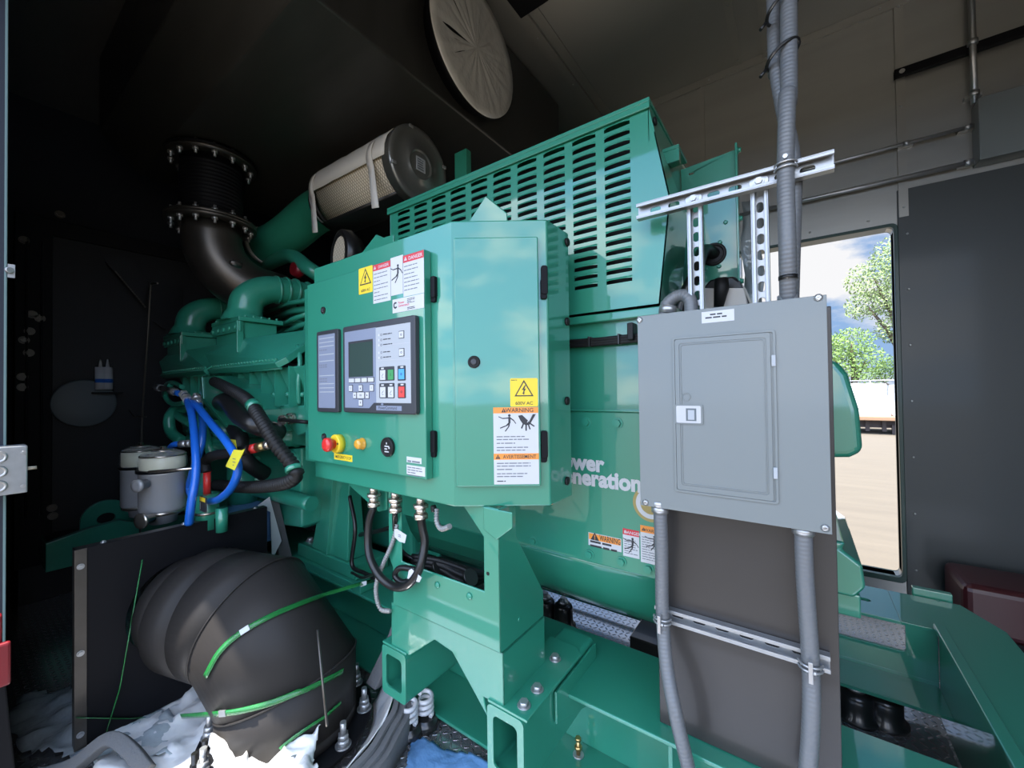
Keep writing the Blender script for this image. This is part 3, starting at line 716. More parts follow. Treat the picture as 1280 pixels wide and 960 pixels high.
# rounded end covers seen past the grey panel
def endcover(name, corners, y0, y1, z0, z1, x0, x1):
    mb = MB(); mb.slab(Fr((0, y0, 0), (1, 0, 0), (0, 0, 1)), rrect(x0, z0, x1, z1, min(.045, (z1-z0)/3), 6), -(y1-y0), 0); return mb.build(name, 'green', al, bevel=.02, seg=4)
q0, q1 = at(1078, 572, Y=1.55), at(1060, 450, Y=1.55)
mb = MB(); F = Fr((0, 1.52, 0), (1, 0, 0), (0, 0, 1))
tp = [(-.1, q0.z-.02), (q0.x-.03, q0.z-.0), (q0.x, q0.z+.02), (q0.x-.006, q0.z+.14), (q0.x-.03, q1.z-.04), (q0.x-.055, q1.z), (-.1, q1.z+.012)]
mb.slab(F, tp, -.5, 0); mb.build('bearing_cover', 'green', al, bevel=.02, seg=4)
q0, q1 = at(1080, 740, Y=1.5), at(1056, 672, Y=1.5)
mb = MB(); mb.slab(Fr((0, 1.45, 0), (1, 0, 0), (0, 0, 1)), [(-.1, q0.z-.0), (q0.x-.025, q0.z-.004), (q0.x, q0.z+.03), (q0.x-.006, q0.z+.09), (q0.x-.05, q1.z-.02), (q1.x, q1.z), (-.1, q1.z+.01)], -.5, 0); mb.build('foot_cover', 'green', al, bevel=.016, seg=4)
mb = MB(); mb.box(-.1, q0.x-.075, 1.5, 1.9, q0.z, at(1060, 450, Y=1.55).z-.1); mb.build('end_housing', 'green_cast', al, bevel=.01)
mb = MB(); g_ = at(1075, 768, Y=1.5); mb.box(-.1, g_.x, 1.47, 1.50, g_.z, q0.z-.002); mb.build('foot_tab', 'green', al, bevel=.004)
for x in (-.92, .0):
    MB().box(x-.06, x+.06, 1.29, 1.38, ZR+.0005, fz-.0).build('foot', 'green', al, bevel=.003)
    MB().box(x-.06, x+.06, yf, yf+.1, ZR+.0005, fz-.05).build('foot', 'green', al, bevel=.003)
# writing and labels on the flank
FA = FY(YA-.0125)
a1, b1 = FA.uv(803, 618); a2, b2 = FA.uv(752, 594)
sz1 = (FA.uv(748, 583)[1]-FA.uv(752, 609)[1])
tx = MB().mat('white'); Lr = FA.uv(800, 612)
xr_ = Lr[0]+.006; size = .069
bl2 = FA.uv(780, 612)[1]; bl1 = FA.uv(735, 593)[1]
tx.text(FA, 'Generation', xr_+.0, bl2, size, .001, .045, 'RIGHT', .96); tx.build('lettering', None, al)['label'] = 'white word Generation'
tx = MB().mat('white'); we = FA.uv(753, 593)[0]; tx.text(FA, 'Power', we+.004, bl1+.014, size, .001, .045, 'RIGHT', .96); tx.build('lettering', None, al)['label'] = 'white word Power'

# ---- label kit
def bolt_tri(mb, F, cx, cy, s, fill='yellow'):
    """high-voltage triangle"""
    mb.mat('ink').slab(F, [(cx-s*.58, cy-s*.42), (cx+s*.58, cy-s*.42), (cx, cy+s*.58)], .0006, .0010)
    mb.mat(fill).slab(F, [(cx-s*.46, cy-s*.35), (cx+s*.46, cy-s*.35), (cx, cy+s*.44)], .0010, .0013)
    mb.mat('ink').slab(F, [(cx+.06*s, cy+.26*s), (cx-.14*s, cy-.04*s), (cx-.02*s, cy-.02*s), (cx-.06*s, cy-.2*s), (cx-.12*s, cy-.2*s), (cx-.01*s, cy-.33*s), (cx+.05*s, cy-.17*s), (cx+.0*s, cy-.18*s), (cx+.13*s, cy+.06*s), (cx+.02*s, cy+.03*s), (cx+.12*s, cy+.26*s)], .0013, .0016)
def lines(mb, F, x0, y1, w, n, dy, th, m='ink_soft', seed=1):
    r = random.Random(seed); mb.mat(m)
    for i in range(n):
        ww = w*(r.uniform(.35, 1) if i % 3 == 2 else r.uniform(.8, 1)); x = x0
        while x < x0+ww-th:
            l = min(r.uniform(3, 8)*th, x0+ww-x); mb.rect(F, x, y1-i*dy-th, x+l, y1-i*dy, .0006, .0008); x += l+th*.8
def warn_tri(mb, F, cx, cy, s, a='ink', b='orange'):
    mb.mat(a).slab(F, [(cx-s*.55, cy-s*.4), (cx+s*.55, cy-s*.4), (cx, cy+s*.55)], .0008, .0011)
    mb.mat(b).rect(F, cx-.05*s, cy-.12*s, cx+.05*s, cy+.25*s, .0011, .0013); mb.rect(F, cx-.05*s, cy-.3*s, cx+.05*s, cy-.19*s, .0011, .0013)
def shocked(mb, F, cx, cy, s):
    """figure thrown back by an electric shock"""
    mb.mat('ink'); mb.slab(F, circ(cx+.10*s, cy+.40*s, .075*s, 12), .0006, .0010)
    J = lambda p, q, w: mb.seg(F, (cx+p[0]*s, cy+p[1]*s), (cx+q[0]*s, cy+q[1]*s), w*s, .0006, .0010)
    J((.10, .32), (.10, -.02), .12); J((.08, .26), (-.28, .24), .06); J((-.28, .24), (-.50, .34), .045); J((.12, .28), (.34, .12), .06); J((.34, .12), (.46, -.06), .045)
    J((.10, 0), (-.06, -.16), .08); J((-.06, -.16), (-.42, -.30), .06); J((.10, 0), (.06, -.22), .08); J((.06, -.22), (-.14, -.48), .06)
def hand_blade(mb, F, cx, cy, s):
    mb.mat('ink'); mb.slab(F, [(cx-.5*s, cy+.42*s), (cx-.25*s, cy+.46*s), (cx+.12*s, cy+.1*s), (cx+.2*s, cy-.12*s), (cx-.02*s, cy-.18*s), (cx-.24*s, cy-.06*s), (cx-.38*s, cy+.16*s)], .0006, .0010)
    J = lambda p, q, w: mb.seg(F, (cx+p[0]*s, cy+p[1]*s), (cx+q[0]*s, cy+q[1]*s), w*s, .0006, .0010)
    J((-.18, -.08), (-.30, -.36), .09); J((-.02, -.14), (-.02, -.5), .09); J((.12, -.12), (.22, -.42), .08); J((.2, -.04), (.48, -.24), .08)
    mb.slab(F, [(cx+.08*s, cy-.1*s), (cx+.40*s, cy+.5*s), (cx+.58*s, cy+.5*s), (cx+.2*s, cy-.14*s)], .0010, .0014)
    mb.mat('white'); mb.seg(F, (cx+.05*s, cy-.0*s), (cx+.34*s, cy+.5*s), .035*s, .0014, .0017)
def quad(F, pts): return [F.uv(*p) for p in pts]
def R_(F, u0, v0, u1, v1):
    """axis-aligned rectangle on F from its left-top and right-bottom pixels"""
    a0, b1 = F.uv(u0, v0); a1, b0 = F.uv(u1, v1); return a0, b0, a1, b1
# flank labels
a0, b1 = FA.uv(735.5, 665); a1, b0 = FA.uv(777, 692)
mb = MB(); mb.mat('white').rect(FA, a0, b0+.004, a1, b1, 0, .0006); mb.mat('orange').rect(FA, a0+.002, b0+(b1-b0)*.52, a1-.002, b1-.002, .0006, .0008)
warn_tri(mb, FA, a0+.022, b1-(b1-b0)*.25, .026); mb.mat('ink').text(FA, 'WARNING', a0+.038, b1-(b1-b0)*.42, .0245, .0010, .012, squeeze=(a1-a0-.044)/.112)
lines(mb, FA, a0+.006, b0+(b1-b0)*.46, a1-a0-.012, 2, .013, .0062, 'ink', 3); mb.build('warning_label', None, al)['label'] = 'orange and white warning label'
a0, b1 = FA.uv(778.5, 660); a1, b0 = FA.uv(799.5, 699)
mb = MB(); mb.mat('white').rect(FA, a0, b0, a1, b1, 0, .0006); mb.mat('red_label').rect(FA, a0, b1-.018, a1, b1, .0006, .0008); mb.mat('white').text(FA, 'DANGER', (a0+a1)/2+.004, b1-.014, .0125, .001, .012, 'CENTER')
warn_tri(mb, FA, a0+.009, b1-.009, .010, 'white', 'red_label'); shocked(mb, FA, (a0+a1)/2, b1-.046, .048); lines(mb, FA, a0+.004, b0+.052, a1-a0-.008, 7, .0068, .0022, 'ink_soft', 4); mb.build('danger_label', None, al)['label'] = 'red-headed danger label'
a0 = FA.uv(800.5, 663)[0]; w_ = a1-a0; a0b = a0; a1 = a0+.072; b1 = FA.uv(800.5, 656)[1]; b0 = FA.uv(801, 702)[1]
mb = MB(); mb.mat('white').rect(FA, a0, b0, a1, b1, 0, .0006); mb.mat('orange').rect(FA, a0, b1-.020, a1, b1, .0006, .0008); mb.mat('ink').text(FA, 'WARNING', (a0+a1)/2+.005, b1-.016, .0125, .001, .012, 'CENTER')
warn_tri(mb, FA, a0+.009, b1-.011, .010); shocked(mb, FA, (a0+a1)/2, b1-.046, .046); lines(mb, FA, a0+.004, b0+.075, a1-a0-.008, 10, .007, .0022, 'ink_soft', 5); mb.build('warning_label', None, al)['label'] = 'tall label headed in orange'
a, b = FA.uv(812, 630); mb = MB(); mb.mat('gold').slab(FA, circ(a+.003, b, .052, 36), 0, .0006); mb.mat('white').slab(FA, circ(a+.003, b, .043, 36), .0006, .0008); mb.mat('gold').slab(FA, circ(a+.003, b, .030, 30), .0008, .001)
lines(mb, FA, a-.02, b+.006, .045, 2, .012, .004, 'white', 6); mb.build('round_seal', None, al)['label'] = 'gold ringed round sticker'

# ================================================================== CONTROL CABINET
cc = thing('control_cabinet', 'green generator control cabinet with display, emergency stop and angled side door', 'control cabinet', (-1.1, .95, -.33))
YC = .80
L_ = at(393, 465, Y=YC); Rr = at(566, 455, Y=YC)
cz1, cz0 = (at(393, 333, Y=YC).z+at(566, 279, Y=YC).z)/2, (at(393, 597, Y=YC).z+at(568, 632, Y=YC).z)/2
ang = math.radians(35)
F2 = Fr((Rr.x, YC, 0), (math.cos(ang), math.sin(ang), 0), (0, 0, 1))
w2 = F2.uv(686, 450)[0]; E = F2.p(w2, 0)
y3 = at(713, 450, X=E.x).y
mb = MB(); F = FZ(cz1)
mb.slab(F, [(L_.x, YC), (Rr.x, YC), (E.x, E.y), (E.x, y3), (L_.x, y3)], cz0-cz1, 0)
mb.build('cabinet_body', 'green', cc, bevel=.004)
mb = MB(); mb.box(L_.x-.004, L_.x+.0, YC+.06, YC+.075, cz0+.03, cz1-.02); mb.build('hinge_flange', 'green', cc)
# front door
YD = YC-.026; FD = FY(YD)
dx0, dz1 = L_.x-.0005, FD.uv(530, 311)[1]; dx1 = FD.uv(530, 311)[0]; dz0 = FD.uv(533, 600.5)[1]
mb = MB(); mb.rect(FD, dx0, dz0, dx1, dz1, -.0258, 0); dr_ = mb.build('front_door', 'green', cc, bevel=.004)
def doorhinge(F, u, v0, v1, par, c0=.0):
    a, b1 = F.uv(u, v0); _, b0 = F.uv(u, v1); mb = MB()
    mb.slab(F, rrect(a-.009, b0, a+.009, b1, .006), c0, c0+.012); mb.slab(F, rrect(a-.011, b0-.012, a+.007, b0+(b1-b0)*.55, .006), c0, c0+.009)
    return mb.build('hinge', 'black', par, bevel=.002)
FCb = FY(YC)
for v0, v1 in ((346, 373), (538, 566)): doorhinge(FCb, 544, v0, v1, cc)
def lockbush(F, u, v, r, par, name='lock'):
    a, b = F.uv(u, v); mb = MB().mat('rubber'); mb.lathe(F.p(a, b, 0), F.n, [(0, r), (.004, r*.95), (.006, r*.7), (.004, r*.66)], 24)
    mb.mat('hmi_frame').lathe(F.p(a, b, .003), F.n, [(0, r*.5), (.004, r*.5), (.0045, r*.35)], 16); return mb.build(name, None, par)
lockbush(FD, 404.5, 388, .013, dr_); lockbush(FD, 405.5, 546, .013, dr_)
# annunciator
YP = YD-.012; FP = FY(YP)
a0, b1 = FP.uv(395.5, 416); a1, b0 = FP.uv(423, 514); b1 = (b1+FP.uv(420, 410)[1])/2; b0 = (b0+FP.uv(396, 516)[1])/2
an = MB(); an.slab(FP, rrect(a0, b0, a1, b1, .008), -.0118, 0); an = an.build('annunciator', 'hmi_frame', dr_, bevel=.002)
w_, h_ = a1-a0, b1-b0
mb = MB().mat('hmi_grey'); mb.slab(FP, rrect(a0+.012, b0+.014, a1-.018, b1-.014, .003), 0, .0005)
mb.mat('hmi_light')
for i, yy in enumerate((.90, .85, .80, .70, .62, .44, .34, .29, .24)): mb.rect(FP, a0+.020, b0+h_*yy, a1-.024, b0+h_*yy+.003, .0005, .0008)
mb.mat('ink_soft')
for yy in (.755, .57, .545, .40, .37): 
    for k in range(6): mb.rect(FP, a0+.020+k*.0085, b0+h_*yy, a0+.024+k*.0085, b0+h_*yy+.004, .0005, .0008)
mb.build('panel_face', None, an)
# operator display
YQ = YD-.016; FQ = FY(YQ)
q = [FQ.uv(428.5, 409), FQ.uv(519.5, 393), FQ.uv(519.5, 520), FQ.uv(428.5, 514)]
a0, a1 = (q[0][0]+q[3][0])/2, (q[1][0]+q[2][0])/2; b1, b0 = (q[0][1]+q[1][1])/2, (q[2][1]+q[3][1])/2
hm = MB(); hm.slab(FQ, rrect(a0, b0, a1, b1, .009), -.0158, 0); hm = hm.build('display_unit', 'hmi_frame', dr_, bevel=.003)
W, H = a1-a0, b1-b0
def hp(fx_, fy_): return a0+W*fx_, b0+H*fy_
def fr(x): return (x-340)/(975-340)
# coordinates as fractions of the frame, from the picture of the unit
mb = MB().mat('hmi_grey')
mb.slab(FQ, [hp(.035, .055), hp(.40, .055), hp(.465, .115), hp(.50, .115), hp(.50, .935), hp(.035, .935)], .0, .0006); mb.build('button_panel', None, hm)
mb = MB().mat('hmi_light'); mb.slab(FQ, [hp(.50, .115), hp(.945, .115), hp(.945, .93), hp(.50, .93)], 0, .0006)
mb.mat('cast_alu'); mb.slab(FQ, [hp(.52, .565), hp(.93, .565), hp(.93, .57), hp(.52, .57)], .0006, .0009); mb.slab(FQ, [hp(.52, .725), hp(.93, .725), hp(.93, .73), hp(.52, .73)], .0006, .0009)
mb.build('indicator_panel', None, hm)
mb = MB().mat('ink'); mb.rect(FQ, *hp(.095, .405), *hp(.46, .815), .0006, .0008); mb.mat('lcd'); mb.rect(FQ, *hp(.115, .41), *hp(.455, .79), .0008, .0012); mb.build('screen', None, hm)
def key(x0, y0, x1, y1, m, sym=None, edge='ink'):
    mb = MB().mat(edge); mb.slab(FQ, rrect(*hp(x0-.006, y0-.007), *hp(x1+.006, y1+.007), .0015, 2), .0006, .0012)
    mb.mat(m); mb.slab(FQ, rrect(*hp(x0, y0), *hp(x1, y1), .001, 2), .0012, .0024)
    if sym:
        mb.mat('ink'); cx, cy = hp((x0+x1)/2, (y0+y1)/2)
        if sym == 'OK': mb.text(FQ, 'OK', cx, cy-.003, .009, .0026, .01, 'CENTER')
        elif sym in '^v<>':
            d = {'^': (0, 1), 'v': (0, -1), '<': (-1, 0), '>': (1, 0)}[sym]; r = .003
            mb.slab(FQ, [(cx+d[0]*r, cy+d[1]*r), (cx-d[0]*r+d[1]*r, cy-d[1]*r-d[0]*r), (cx-d[0]*r-d[1]*r, cy-d[1]*r+d[0]*r)], .0024, .0027)
        elif sym == 'o': mb.slab(FQ, circ(cx, cy, .0035, 14), .0024, .0027, holes=[circ(cx, cy, .0022, 12)])
        elif sym == '|': mb.rect(FQ, cx-.0006, cy-.004, cx+.0006, cy+.004, .0024, .0027)
        elif sym == 'x': mb.seg(FQ, (cx-.004, cy-.004), (cx+.004, cy+.004), .0012, .0024, .0027); mb.rect(FQ, cx-.004, cy-.008, cx+.004, cy-.0068, .0024, .0027)
    mb.build('key', None, hm)
for i in range(4): key(.105+.095*i, .345, .185+.095*i, .39, 'white')
key(.105, .245, .155, .31, 'white', '|'); key(.255, .245, .305, .31, 'white', '^'); key(.415, .245, .465, .31, 'white', '|')
key(.17, .165, .215, .23, 'white', '<'); key(.23, .165, .335, .23, 'white', 'OK'); key(.355, .165, .40, .23, 'white', '>'); key(.255, .08, .305, .145, 'white', 'v')
mb = MB().mat('hmi_frame'); mb.slab(FQ, rrect(*hp(.545, .35), *hp(.745, .50), .003, 2), .0006, .001); mb.slab(FQ, rrect(*hp(.545, .165), *hp(.745, .325), .003, 2), .0006, .001)
mb.slab(FQ, rrect(*hp(.785, .345), *hp(.885, .50), .003, 2), .0006, .001); mb.slab(FQ, rrect(*hp(.785, .165), *hp(.885, .32), .003, 2), .0006, .001)
mb.mat('white')
for x, y in ((.59, .483), (.84, .485), (.59, .305), (.70, .305), (.84, .305)): mb.slab(FQ, rrect(*hp(x-.018, y-.008), *hp(x+.018, y+.008), .001, 2), .001, .0013)
mb.build('key_surround', None, hm)
key(.56, .36, .63, .465, 'white', 'x'); key(.665, .36, .735, .465, 'key_green', '|'); key(.80, .36, .87, .465, 'key_blue', 'o')
key(.56, .175, .63, .285, 'white', 'x'); key(.665, .175, .735, .285, 'white', 'x'); key(.80, .175, .87, .285, 'key_red', 'o')
key(.81, .785, .865, .85, 'white', 'o'); key(.81, .60, .865, .67, 'white', 'o')
mb = MB()
for i, y in enumerate((.845, .79, .735, .655, .60)):
    mb.mat('white'); mb.slab(FQ, circ(*hp(.545, y), .0035, 12), .0006, .0012); mb.mat('ink_soft'); mb.slab(FQ, circ(*hp(.575, y), .004, 12), .0006, .0009, holes=[circ(*hp(.575, y), .0025, 10)])
    lines(mb, FQ, hp(.60, y)[0], hp(.6, y)[1]+.002, W*.12, 1, .006, .0028, 'ink', i)
mb.build('indicator_lamps', None, hm)
mb = MB().mat('hmi_grey'); mb.rect(FQ, *hp(.50, .035), *hp(.83, .085), .0, .0008); mb.mat('ink').text(FQ, 'PowerCommand', *hp(.53, .048), .0125, .001, .004); mb.mat('hmi_grey').slab(FQ, circ(*hp(.58, .1), .006, 14, .003), 0, .0008)
mb.build('name_plate', None, hm)
# stop button, lamp, round meter
es = MB().mat('yellow'); a, b = FD.uv(425.5, 554); es.lathe(FD.p(a, b, 0), FD.n, [(0, .031), (.020, .031), (.023, .028)], 32)
es.mat('ink').slab(Fr(FD.p(0, 0, .0231), FD.x, FD.y), circ(a+.022, b+.002, .004, 12), 0, .0006)
es = es.build('emergency_stop', None, dr_)
mb = MB(); mb.lathe(FD.p(a, b, .0235), FD.n, [(0, .015), (.012, .015), (.014, .023), (.026, .023), (.031, .020), (.033, .012)], 32); mb.build('push_button', 'red', es)
F_ = FD; a0, b1 = F_.uv(418, 565.5); a1, b0 = F_.uv(440.5, 577.5); mb = MB().mat('yellow'); b1 -= .002
mb.rect(F_, a0, b0, a1, b1, 0, .0008); mb.mat('ink').text(F_, 'EMERGENCY STOP', (a0+a1)/2, (b0+b1)/2-.005, .0138, .001, .008, 'CENTER', .82); mb.build('stop_label', None, dr_)['label'] = 'yellow EMERGENCY STOP label'
a, b = FD.uv(453.5, 554.5); mb = MB(); mb.lathe(FD.p(a, b, 0), FD.n, [(0, .019), (.004, .019), (.006, .0165), (.018, .0165), (.023, .013), (.024, .005)], 28); mb.build('indicator_lamp', 'amber', dr_)
a, b = FD.uv(486, 558.5); mt = MB().mat('rubber'); mt.lathe(FD.p(a, b, 0), FD.n, [(0, .029), (.008, .029), (.010, .027), (.010, .0255), (.007, .0245)], 36)
Fm = Fr(FD.p(0, 0, .0072), FD.x, FD.y); mt.mat('white'); mt.rect(Fm, a-.003, b+.008, a+.001, b+.014, 0, .0006); lines(mt, Fm, a-.010, b+.004, .022, 3, .008, .0035, 'white', 2)
mt.slab(Fm, circ(a+.011, b-.002, .003, 12), 0, .0008); mt.build('round_meter', None, dr_)['label'] = 'round black gauge'
# labels on the door
def lab_box(F, u0, v0, u1, v1):
    a0, b1 = F.uv(u0, v0); a1, b0 = F.uv(u1, v1); return a0, b0, a1, b1
a0, b0, a1, b1 = lab_box(FD, 448.5, 336.5, 466, 364.5)
mb = MB().mat('yellow'); mb.slab(FD, rrect(a0, b0, a1, b1, .003, 2), 0, .0006); bolt_tri(mb, FD, (a0+a1)/2, (b0+b1)/2+.008, .052); mb.mat('ink').text(FD, '600V AC', (a0+a1)/2, b0+.006, .0125, .001, .008, 'CENTER'); mb.build('voltage_label', None, dr_)['label'] = 'yellow triangle label'
A0 = FD.uv(466.5, 331)[0]; A1 = FD.uv(488.2, 331)[0]; A2 = FD.uv(504, 325)[0]; A3 = FD.uv(529.8, 312)[0]
T1 = FD.uv(466.5, 332)[1]; B1_ = FD.uv(466.5, 380)[1]; T2 = FD.uv(529, 312.5)[1]; B2_ = FD.uv(529, 366)[1]
mb = MB().mat('white'); mb.rect(FD, A0, B1_, A1, T1, 0, .0006); mb.mat('red_label').rect(FD, A0, T1-.019, A1, T1, .0006, .0008); mb.mat('white').text(FD, 'DANGER', (A0+A1)/2+.009, T1-.0140, .0125, .001, .012, 'CENTER'); warn_tri(mb, FD, A0+.009, T1-.0095, .011, 'white', 'red_label')
lines(mb, FD, A0+.004, T1-.028, A1-A0-.012, 8, .0115, .0026, 'ink_soft', 11); mb.build('danger_label', None, dr_)['label'] = 'white label with red heading and close text'
mb = MB().mat('white'); mb.rect(FD, A1+.0004, B1_+.012, A2, T1+.0055, 0, .0006); mb.mat('ink_soft'); mb.rect(FD, A1, B1_+.012, A1+.0012, T1, .0006, .0009); mb.rect(FD, A2-.0012, B1_+.012, A2, T1, .0006, .0009); shocked(mb, FD, (A1+A2)/2-.0, (T1+B1_)/2+.015, .056); mb.build('pictogram_label', None, dr_)['label'] = 'white label with a falling figure'
mb = MB().mat('white'); mb.rect(FD, A2+.0004, B2_+.0, A3, T2, 0, .0006); mb.mat('red_label').rect(FD, A2+.0004, T2-.021, A3, T2, .0006, .0008); mb.mat('white').text(FD, 'DANGER', (A2+A3)/2+.009, T2-.0160, .0145, .001, .012, 'CENTER'); warn_tri(mb, FD, A2+.011, T2-.0105, .012, 'white', 'red_label')
lines(mb, FD, A2+.004, T2-.031, A3-A2-.02, 7, .0115, .0026, 'ink_soft', 12); mb.build('danger_label', None, dr_)['label'] = 'larger white label with red heading'
a0 = FD.uv(491, 380)[0]; b1 = FD.uv(529, 366.5)[1]; b0 = FD.uv(529, 383.5)[1]-.003
mb = MB().mat('white'); mb.rect(FD, a0, b0, A3, b1-.0004, 0.0006, .0009); F3 = Fr(FD.p(0, 0, .0004), FD.x, FD.y)
cx, cy = a0+.013, (b0+b1)/2+.002
mb.mat('ink').slab(F3, [(cx+.009*math.cos(math.radians(t_)), cy+.010*math.sin(math.radians(t_))) for t_ in range(40, 330, 24)]+[(cx+.0045*math.cos(math.radians(t_)), cy+.005*math.sin(math.radians(t_))) for t_ in range(320, 40, -24)], .0005, .0009)
mb.mat('red_label').text(F3, 'Power', a0+.026, cy+.002, .0105, .0007, .01); mb.text(F3, 'Generation', a0+.026, cy-.007, .0105, .0007, .01)
lines(mb, F3, a0+.066, b1-.006, .038, 4, .0038, .0016, 'ink', 13); lines(mb, F3, a0+.066, b0+.010, .038, 2, .004, .002, 'ink', 14); mb.build('maker_label', None, dr_)['label'] = 'small white maker label with dark round mark'
a0, b0, a1, b1 = lab_box(FD, 508.5, 570.5, 527, 582); mb = MB().mat('white'); mb.rect(FD, a0, b0+.004, a1, b1-.0, 0, .0006); lines(mb, FD, a0+.004, b1-.010, a1-a0-.01, 1, .01, .005, 'ink_soft', 15); mb.build('rating_label', None, dr_)
a0, b0, a1, b1 = lab_box(FD, 508.5, 582.0, 531.5, 596); mb = MB().mat('white'); mb.rect(FD, a0, b0, a1, b1+.003, 0, .0006); lines(mb, FD, a0+.004, b1-.002, a1-a0-.01, 4, .0072, .003, 'ink_soft', 16); mb.build('rating_label', None, dr_)
# angled door
FE0 = F2
a0, b1 = F2.uv(568, 301); a1, b0 = F2.uv(677, 607); b1 = (b1+F2.uv(673, 297)[1])/2; b0 = (b0+F2.uv(569, 606)[1])/2
F2d = Fr(F2.p(0, 0, .016), F2.x, F2.y); mb = MB(); a0 = F2d.uv(568.5, 450)[0]; a1 = F2d.uv(674.5, 450)[0]
mb.slab(F2d, rrect(a0, b0, a1, b1, .004, 2), -.0158, 0); ad = mb.build('side_door', 'green', cc, bevel=.003)
lockbush(F2d, 592.5, 452.5, .017, ad)
for v0, v1 in ((333, 369), (538, 572)): doorhinge(F2, 680, v0, v1, cc)
s0 = F2d.uv(637.5, 473); s1 = F2d.uv(672.5, 508)
mb = MB().mat('yellow'); mb.slab(F2d, rrect(s0[0], s1[1], s1[0], s0[1], .003, 2), 0, .0006); bolt_tri(mb, F2d, (s0[0]+s1[0])/2, (s0[1]+s1[1])/2+.008, .044); mb.mat('ink').text(F2d, '600V AC', (s0[0]+s1[0])/2, s1[1]+.005, .0125, .001, .010, 'CENTER')
lines(mb, F2d, s0[0]+.003, s0[1]-.004, .016, 1, .005, .0016, 'ink', 20); mb.build('voltage_label', None, ad)['label'] = 'yellow 600V AC label'
t0 = F2d.uv(616.5, 510); t1 = F2d.uv(674, 605)
x0_, x1_, y0_, y1_ = t0[0], t1[0], t1[1], F2d.uv(645, 509)[1]; HH = y1_-y0_
mb = MB().mat('white'); mb.rect(F2d, x0_, y0_, x1_, y1_, 0, .0006); mb.mat('orange'); mb.rect(F2d, x0_, y1_-HH*.078, x1_, y1_, .0006, .0008); mb.rect(F2d, x0_, y1_-HH*.68, x1_, y1_-HH*.60, .0006, .0008)
mb.mat('ink').text(F2d, 'WARNING', (x0_+x1_)/2+.010, y1_-HH*.064, .0155, .001, .010, 'CENTER'); mb.text(F2d, 'AVERTISSEMENT', (x0_+x1_)/2+.009, y1_-HH*.664, .0135, .001, .010, 'CENTER', .9)
warn_tri(mb, F2d, x0_+.028, y1_-HH*.042, .012); warn_tri(mb, F2d, x0_+.011, y1_-HH*.645, .012)
shocked(mb, F2d, x0_+.038, y1_-HH*.20, .048); hand_blade(mb, F2d, x0_+.088, y1_-HH*.20, .044)
lines(mb, F2d, x0_+.008, y1_-HH*.375, .09, 2, .0075, .0026, 'ink_soft', 21); lines(mb, F2d, x0_+.008, y1_-HH*.46, .05, 1, .0075, .0026, 'ink_soft', 22); lines(mb, F2d, x0_+.008, y1_-HH*.515, .085, 2, .0075, .0026, 'ink_soft', 23)
lines(mb, F2d, x0_+.008, y1_-HH*.72, .095, 2, .0075, .0026, 'ink_soft', 24); lines(mb, F2d, x0_+.008, y1_-HH*.80, .05, 1, .0075, .0026, 'ink_soft', 25); lines(mb, F2d, x0_+.008, y1_-HH*.855, .085, 2, .0075, .0026, 'ink_soft', 26)
lines(mb, F2d, x0_+.008, y0_+.010, .025, 1, .0075, .0026, 'ink', 27)
mb.build('warning_label', None, ad)['label'] = 'tall bilingual warning label with two pictograms'
# screws on the side wall
FS = FX(E.x)
for v in (303, 402, 501, 601):
    q = at(708, v, X=E.x); MB().lathe((E.x, q.y, q.z), (1, 0, 0), [(0, .012), (.006, .012), (.008, .006)], 16).build('plug', 'rubber', cc)
# lifting brackets on top
Fk = FY(.98); mb = MB(); mb.slab(Fk, [(Fk.uv(560, 270)[0], cz1+.0003), (Fk.uv(634, 270)[0], cz1+.0003), Fk.uv(633, 266), Fk.uv(607, 245)], -.006, 0); mb.build('lifting_bracket', 'green', cc, bevel=.002)
Fk = FY(.95); mb = MB(); mb.slab(Fk, [(Fk.uv(425, 300)[0], cz1+.0003), (Fk.uv(492, 300)[0], cz1+.0003), Fk.uv(492, 293), Fk.uv(479, 297), Fk.uv(470, 293)], -.006, 0); mb.build('lifting_bracket', 'green', cc, bevel=.002)
# narrow plate seen left of the cabinet
q = at(380.5, 362, Y=.86); q2 = at(391, 577, Y=.86)
mb = MB(); mb.box(q.x, L_.x+.02, .86, .868, q2.z, q.z); mb.build('rear_flange', 'green', cc, bevel=.002)
# ================================================================== CABINET STAND
st = thing('cabinet_stand', 'green folded steel stand bolted to the skid under the control cabinet', 'stand', (-.88, .95, tz1))
def P(mb, F, pts, c0, c1, holes=()): return mb.slab(F, [F.uv(*p) for p in pts], c0, c1, holes=holes)
Fs = FY(.858)
lb = at(488.7, 753, Y=.858); rbz = at(629, 815.6, Y=.858); zmid = (lb.z+rbz.z)/2; rx = rbz.x
def zz(u, v): return Fs.uv(u, v)
arch = [zz(509.5, 819), zz(543, 800.5), zz(564, 814)]
zt0 = tz1+.001
A1x, A2x, A3x = zz(504, 815)[0], zz(543, 800)[0], zz(565, 813)[0]
mb = MB(); za = zz(543, 800)[1]
mb.slab(Fs, [(lb.x, zmid), (lb.x, zt0), (A1x+.03, zt0), (A2x, za), (A3x, za-.01), (rx-.055, zt0-.05), (rx-.03, zt0-.09) if False else (rx-.07, zt0), (rx, zt0), (rx, zmid)], -.006, 0)
mb.box(rx-.006, rx, .858, 1.07, zt0, zmid); mb.box(lb.x, lb.x+.006, .858, 1.0, zt0, zmid); mb.box(lb.x, rx, .858, 1.07, zmid-.006, zmid)
mb.build('lower_bracket', 'green', st, bevel=.004)
mb = MB(); FB = FZ(zt0); pl = FB
